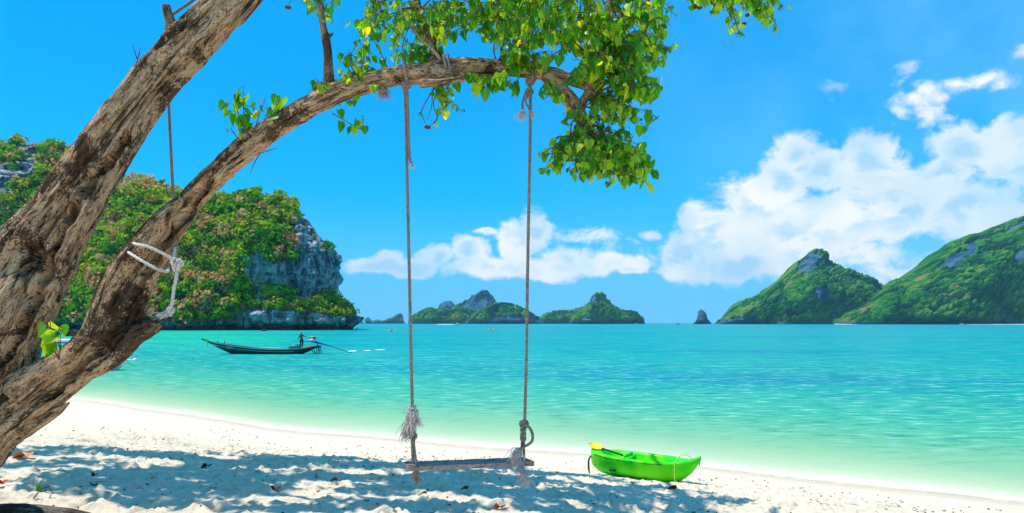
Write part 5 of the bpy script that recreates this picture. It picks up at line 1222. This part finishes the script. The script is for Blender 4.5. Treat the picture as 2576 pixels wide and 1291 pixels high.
# ================================================================ LITTER ON THE SAND
M['dry'] = plain('dry_leaf', (.30, .12, .05), .8, .2, .25, 20); M['dry_orange'] = plain('dry_leaf_orange', (.60, .20, .03), .7, .2, .15, 15); M['dry_red'] = plain('dry_leaf_red', (.42, .05, .02), .8, .2, .2, 15); M['dark_leaf'] = plain('dark_leaf', (.09, .045, .03), .8)
lm2 = {}
for key in ('dry', 'dry_orange', 'dry_red', 'dark_leaf', 'leaf'):
    V, T, U = leaf_arrays(.9, .8, .1); V[:, 2] += .25 * np.sin(V[:, 0] * 9 + V[:, 1] * 4) * .3; me = mesh_np('fallen_leaf', V, T, True, {'lf': U}); me.materials.append(M[key]); lm2[key] = me
for (u, v, s, key, rz, lab) in [
    (68, 1155, .24, 'dry_orange', 1.4, 'large orange dry leaf on the sunny sand beside the trunk base'),
    (525, 1176, .14, 'dark_leaf', 1.2, 'dark brown leaf at the sand shadow edge left of the swing'),
    (8, 1227, .15, 'dry_red', 1.7, 'red-brown leaf at the very left edge of the sand'),
    (113, 1236, .13, 'leaf', 1.2, 'fresh green leaf on the shaded sand above the driftwood'),
    (235, 1222, .10, 'dark_leaf', .4, 'dark leaf right of the green leaf on the shaded sand'),
    (697, 1232, .14, 'dry', 1.0, 'brown curled leaf on the shaded sand below the longtail boat'),
    (848, 1218, .13, 'dark_leaf', 1.5, 'black-brown leaf on the shaded sand left of the swing seat'),
    (1175, 1237, .13, 'dry', 1.5, 'small brown leaf on the sand below the middle of the swing seat'),
    (1697, 1234, .20, 'dry_red', 1.5, 'red curled leaf on the sunlit sand below the green kayak'),
    (1658, 1236, .10, 'dark_leaf', .2, 'small dark red leaf just left of the red curled leaf'),
    (1262, 1281, .13, 'dry_orange', .6, 'orange-brown leaf at the bottom of the picture under the swing'),
    (242, 1199, .09, 'dark_leaf', 1.0, 'small dark leaf on the shaded sand right of the trunk base'),
    (1555, 1180, .11, 'dry_orange', 1.4, 'small orange leaf on the sunny sand left of the kayak shadow'),
    (1072, 1254, .09, 'dry', 1.4, 'small brown leaf just left of the hanging fray of the swing')]:
    x, y = hit(u, v); o = obj('fallen_leaf', lm2[key], None, None, (x, y, bi(x, y) + .02), (math.radians(12), math.radians(8), rz)); o.scale = (s,) * 3
    tag(o, lab, 'leaf', 'fallen leaves on the sand')
g = Geo(); rs = np.random.RandomState(77)
for k in range(1500):
    x, y = rs.uniform(-7, 8), rs.uniform(5, 13.2) ; s = rs.uniform(.010, .038)
    if shore_s(x, y) > -3.5: continue
    a = rs.uniform(0, 6.28); z = bi(x, y) + .006
    if k % 3 == 0: sweep(g, [(x, y, z), (x + math.cos(a) * s * 1.5, y + math.sin(a) * s * 1.5, z + .008), (x + math.cos(a) * s * 3, y + math.sin(a) * s * 3, z)], .0025, 4, .1)
    else: g.box((x, y, z), (s, s * .6, .008), Matrix.Rotation(a, 3, 'Z'), taper=.5)
g2_ = Geo()
for k in range(700):
    x, y = rs.uniform(-9, 9), rs.uniform(7, 22); s = rs.uniform(.012, .035)
    if not -9.5 < shore_s(x, y) < -1.6: continue
    z = float(beach_z(x, y)) + .012; a = rs.uniform(0, 6.28); g2_.box((x, y, z), (s * 1.6, s * .7, .014), Matrix.Rotation(a, 3, 'Z'), taper=.5)
tag(obj('drift_debris', g2_, M['dry']), 'brown specks of dry drift scattered over the sunny sand', 'debris', kind='stuff')
tag(obj('beach_litter', g, M['dark_leaf']), 'bits of twig and leaf scattered over the sand', 'litter', kind='stuff')
g = Geo(); x, y = hit(85, 1262); x2, y2 = hit(140, 1243)
sweep(g, [(x, y, bi(x, y) + .02), ((x + x2) / 2, (y + y2) / 2, bi(x, y) + .10), (x2, y2, bi(x2, y2) + .02)], [.006, .006, .003], 6, .05); tag(obj('twig', g, M['twig']), 'thin bent twig sticking up out of the sand behind the driftwood', 'twig')
g = Geo(); x, y = hit(-60, 1292); x2, y2 = hit(230, 1296)
sweep(g, [(x - .6, y - .05, bi(x, y) - .02), (x, y - .1, bi(x, y) - .01), ((x + x2) / 2, (y + y2) / 2 - .1, bi(x, y) - .01), (x2, y2 - .1, bi(x2, y2) - .03), (x2 + .3, y2 - .12, bi(x2, y2) - .08)], [.10, .10, .09, .075, .05], 40, .02, bark_disp(.9))
tag(obj('driftwood_log', g.mesh('driftwood_log', True, 'bk'), M['driftwood']), 'dark weathered log half buried in the sand at the bottom left corner', 'log')

# ---------------------------------------------------------------- haze over the water
if True:
    m, t = new_mat('haze_air'); vol = t.n('ShaderNodeVolumePrincipled', {'Color': (.30, .72, 1.0, 1), 'Density': .000072, 'Anisotropy': 0.0})
    t.n('ShaderNodeOutputMaterial', {'Volume': vol.outputs[0]})
    g = Geo(); g.box((0, 4900, 147), (34000, 10000, 322)); tag(obj('haze', g.mesh('haze', False), m), 'thin blue air over the bay', 'haze', kind='stuff')
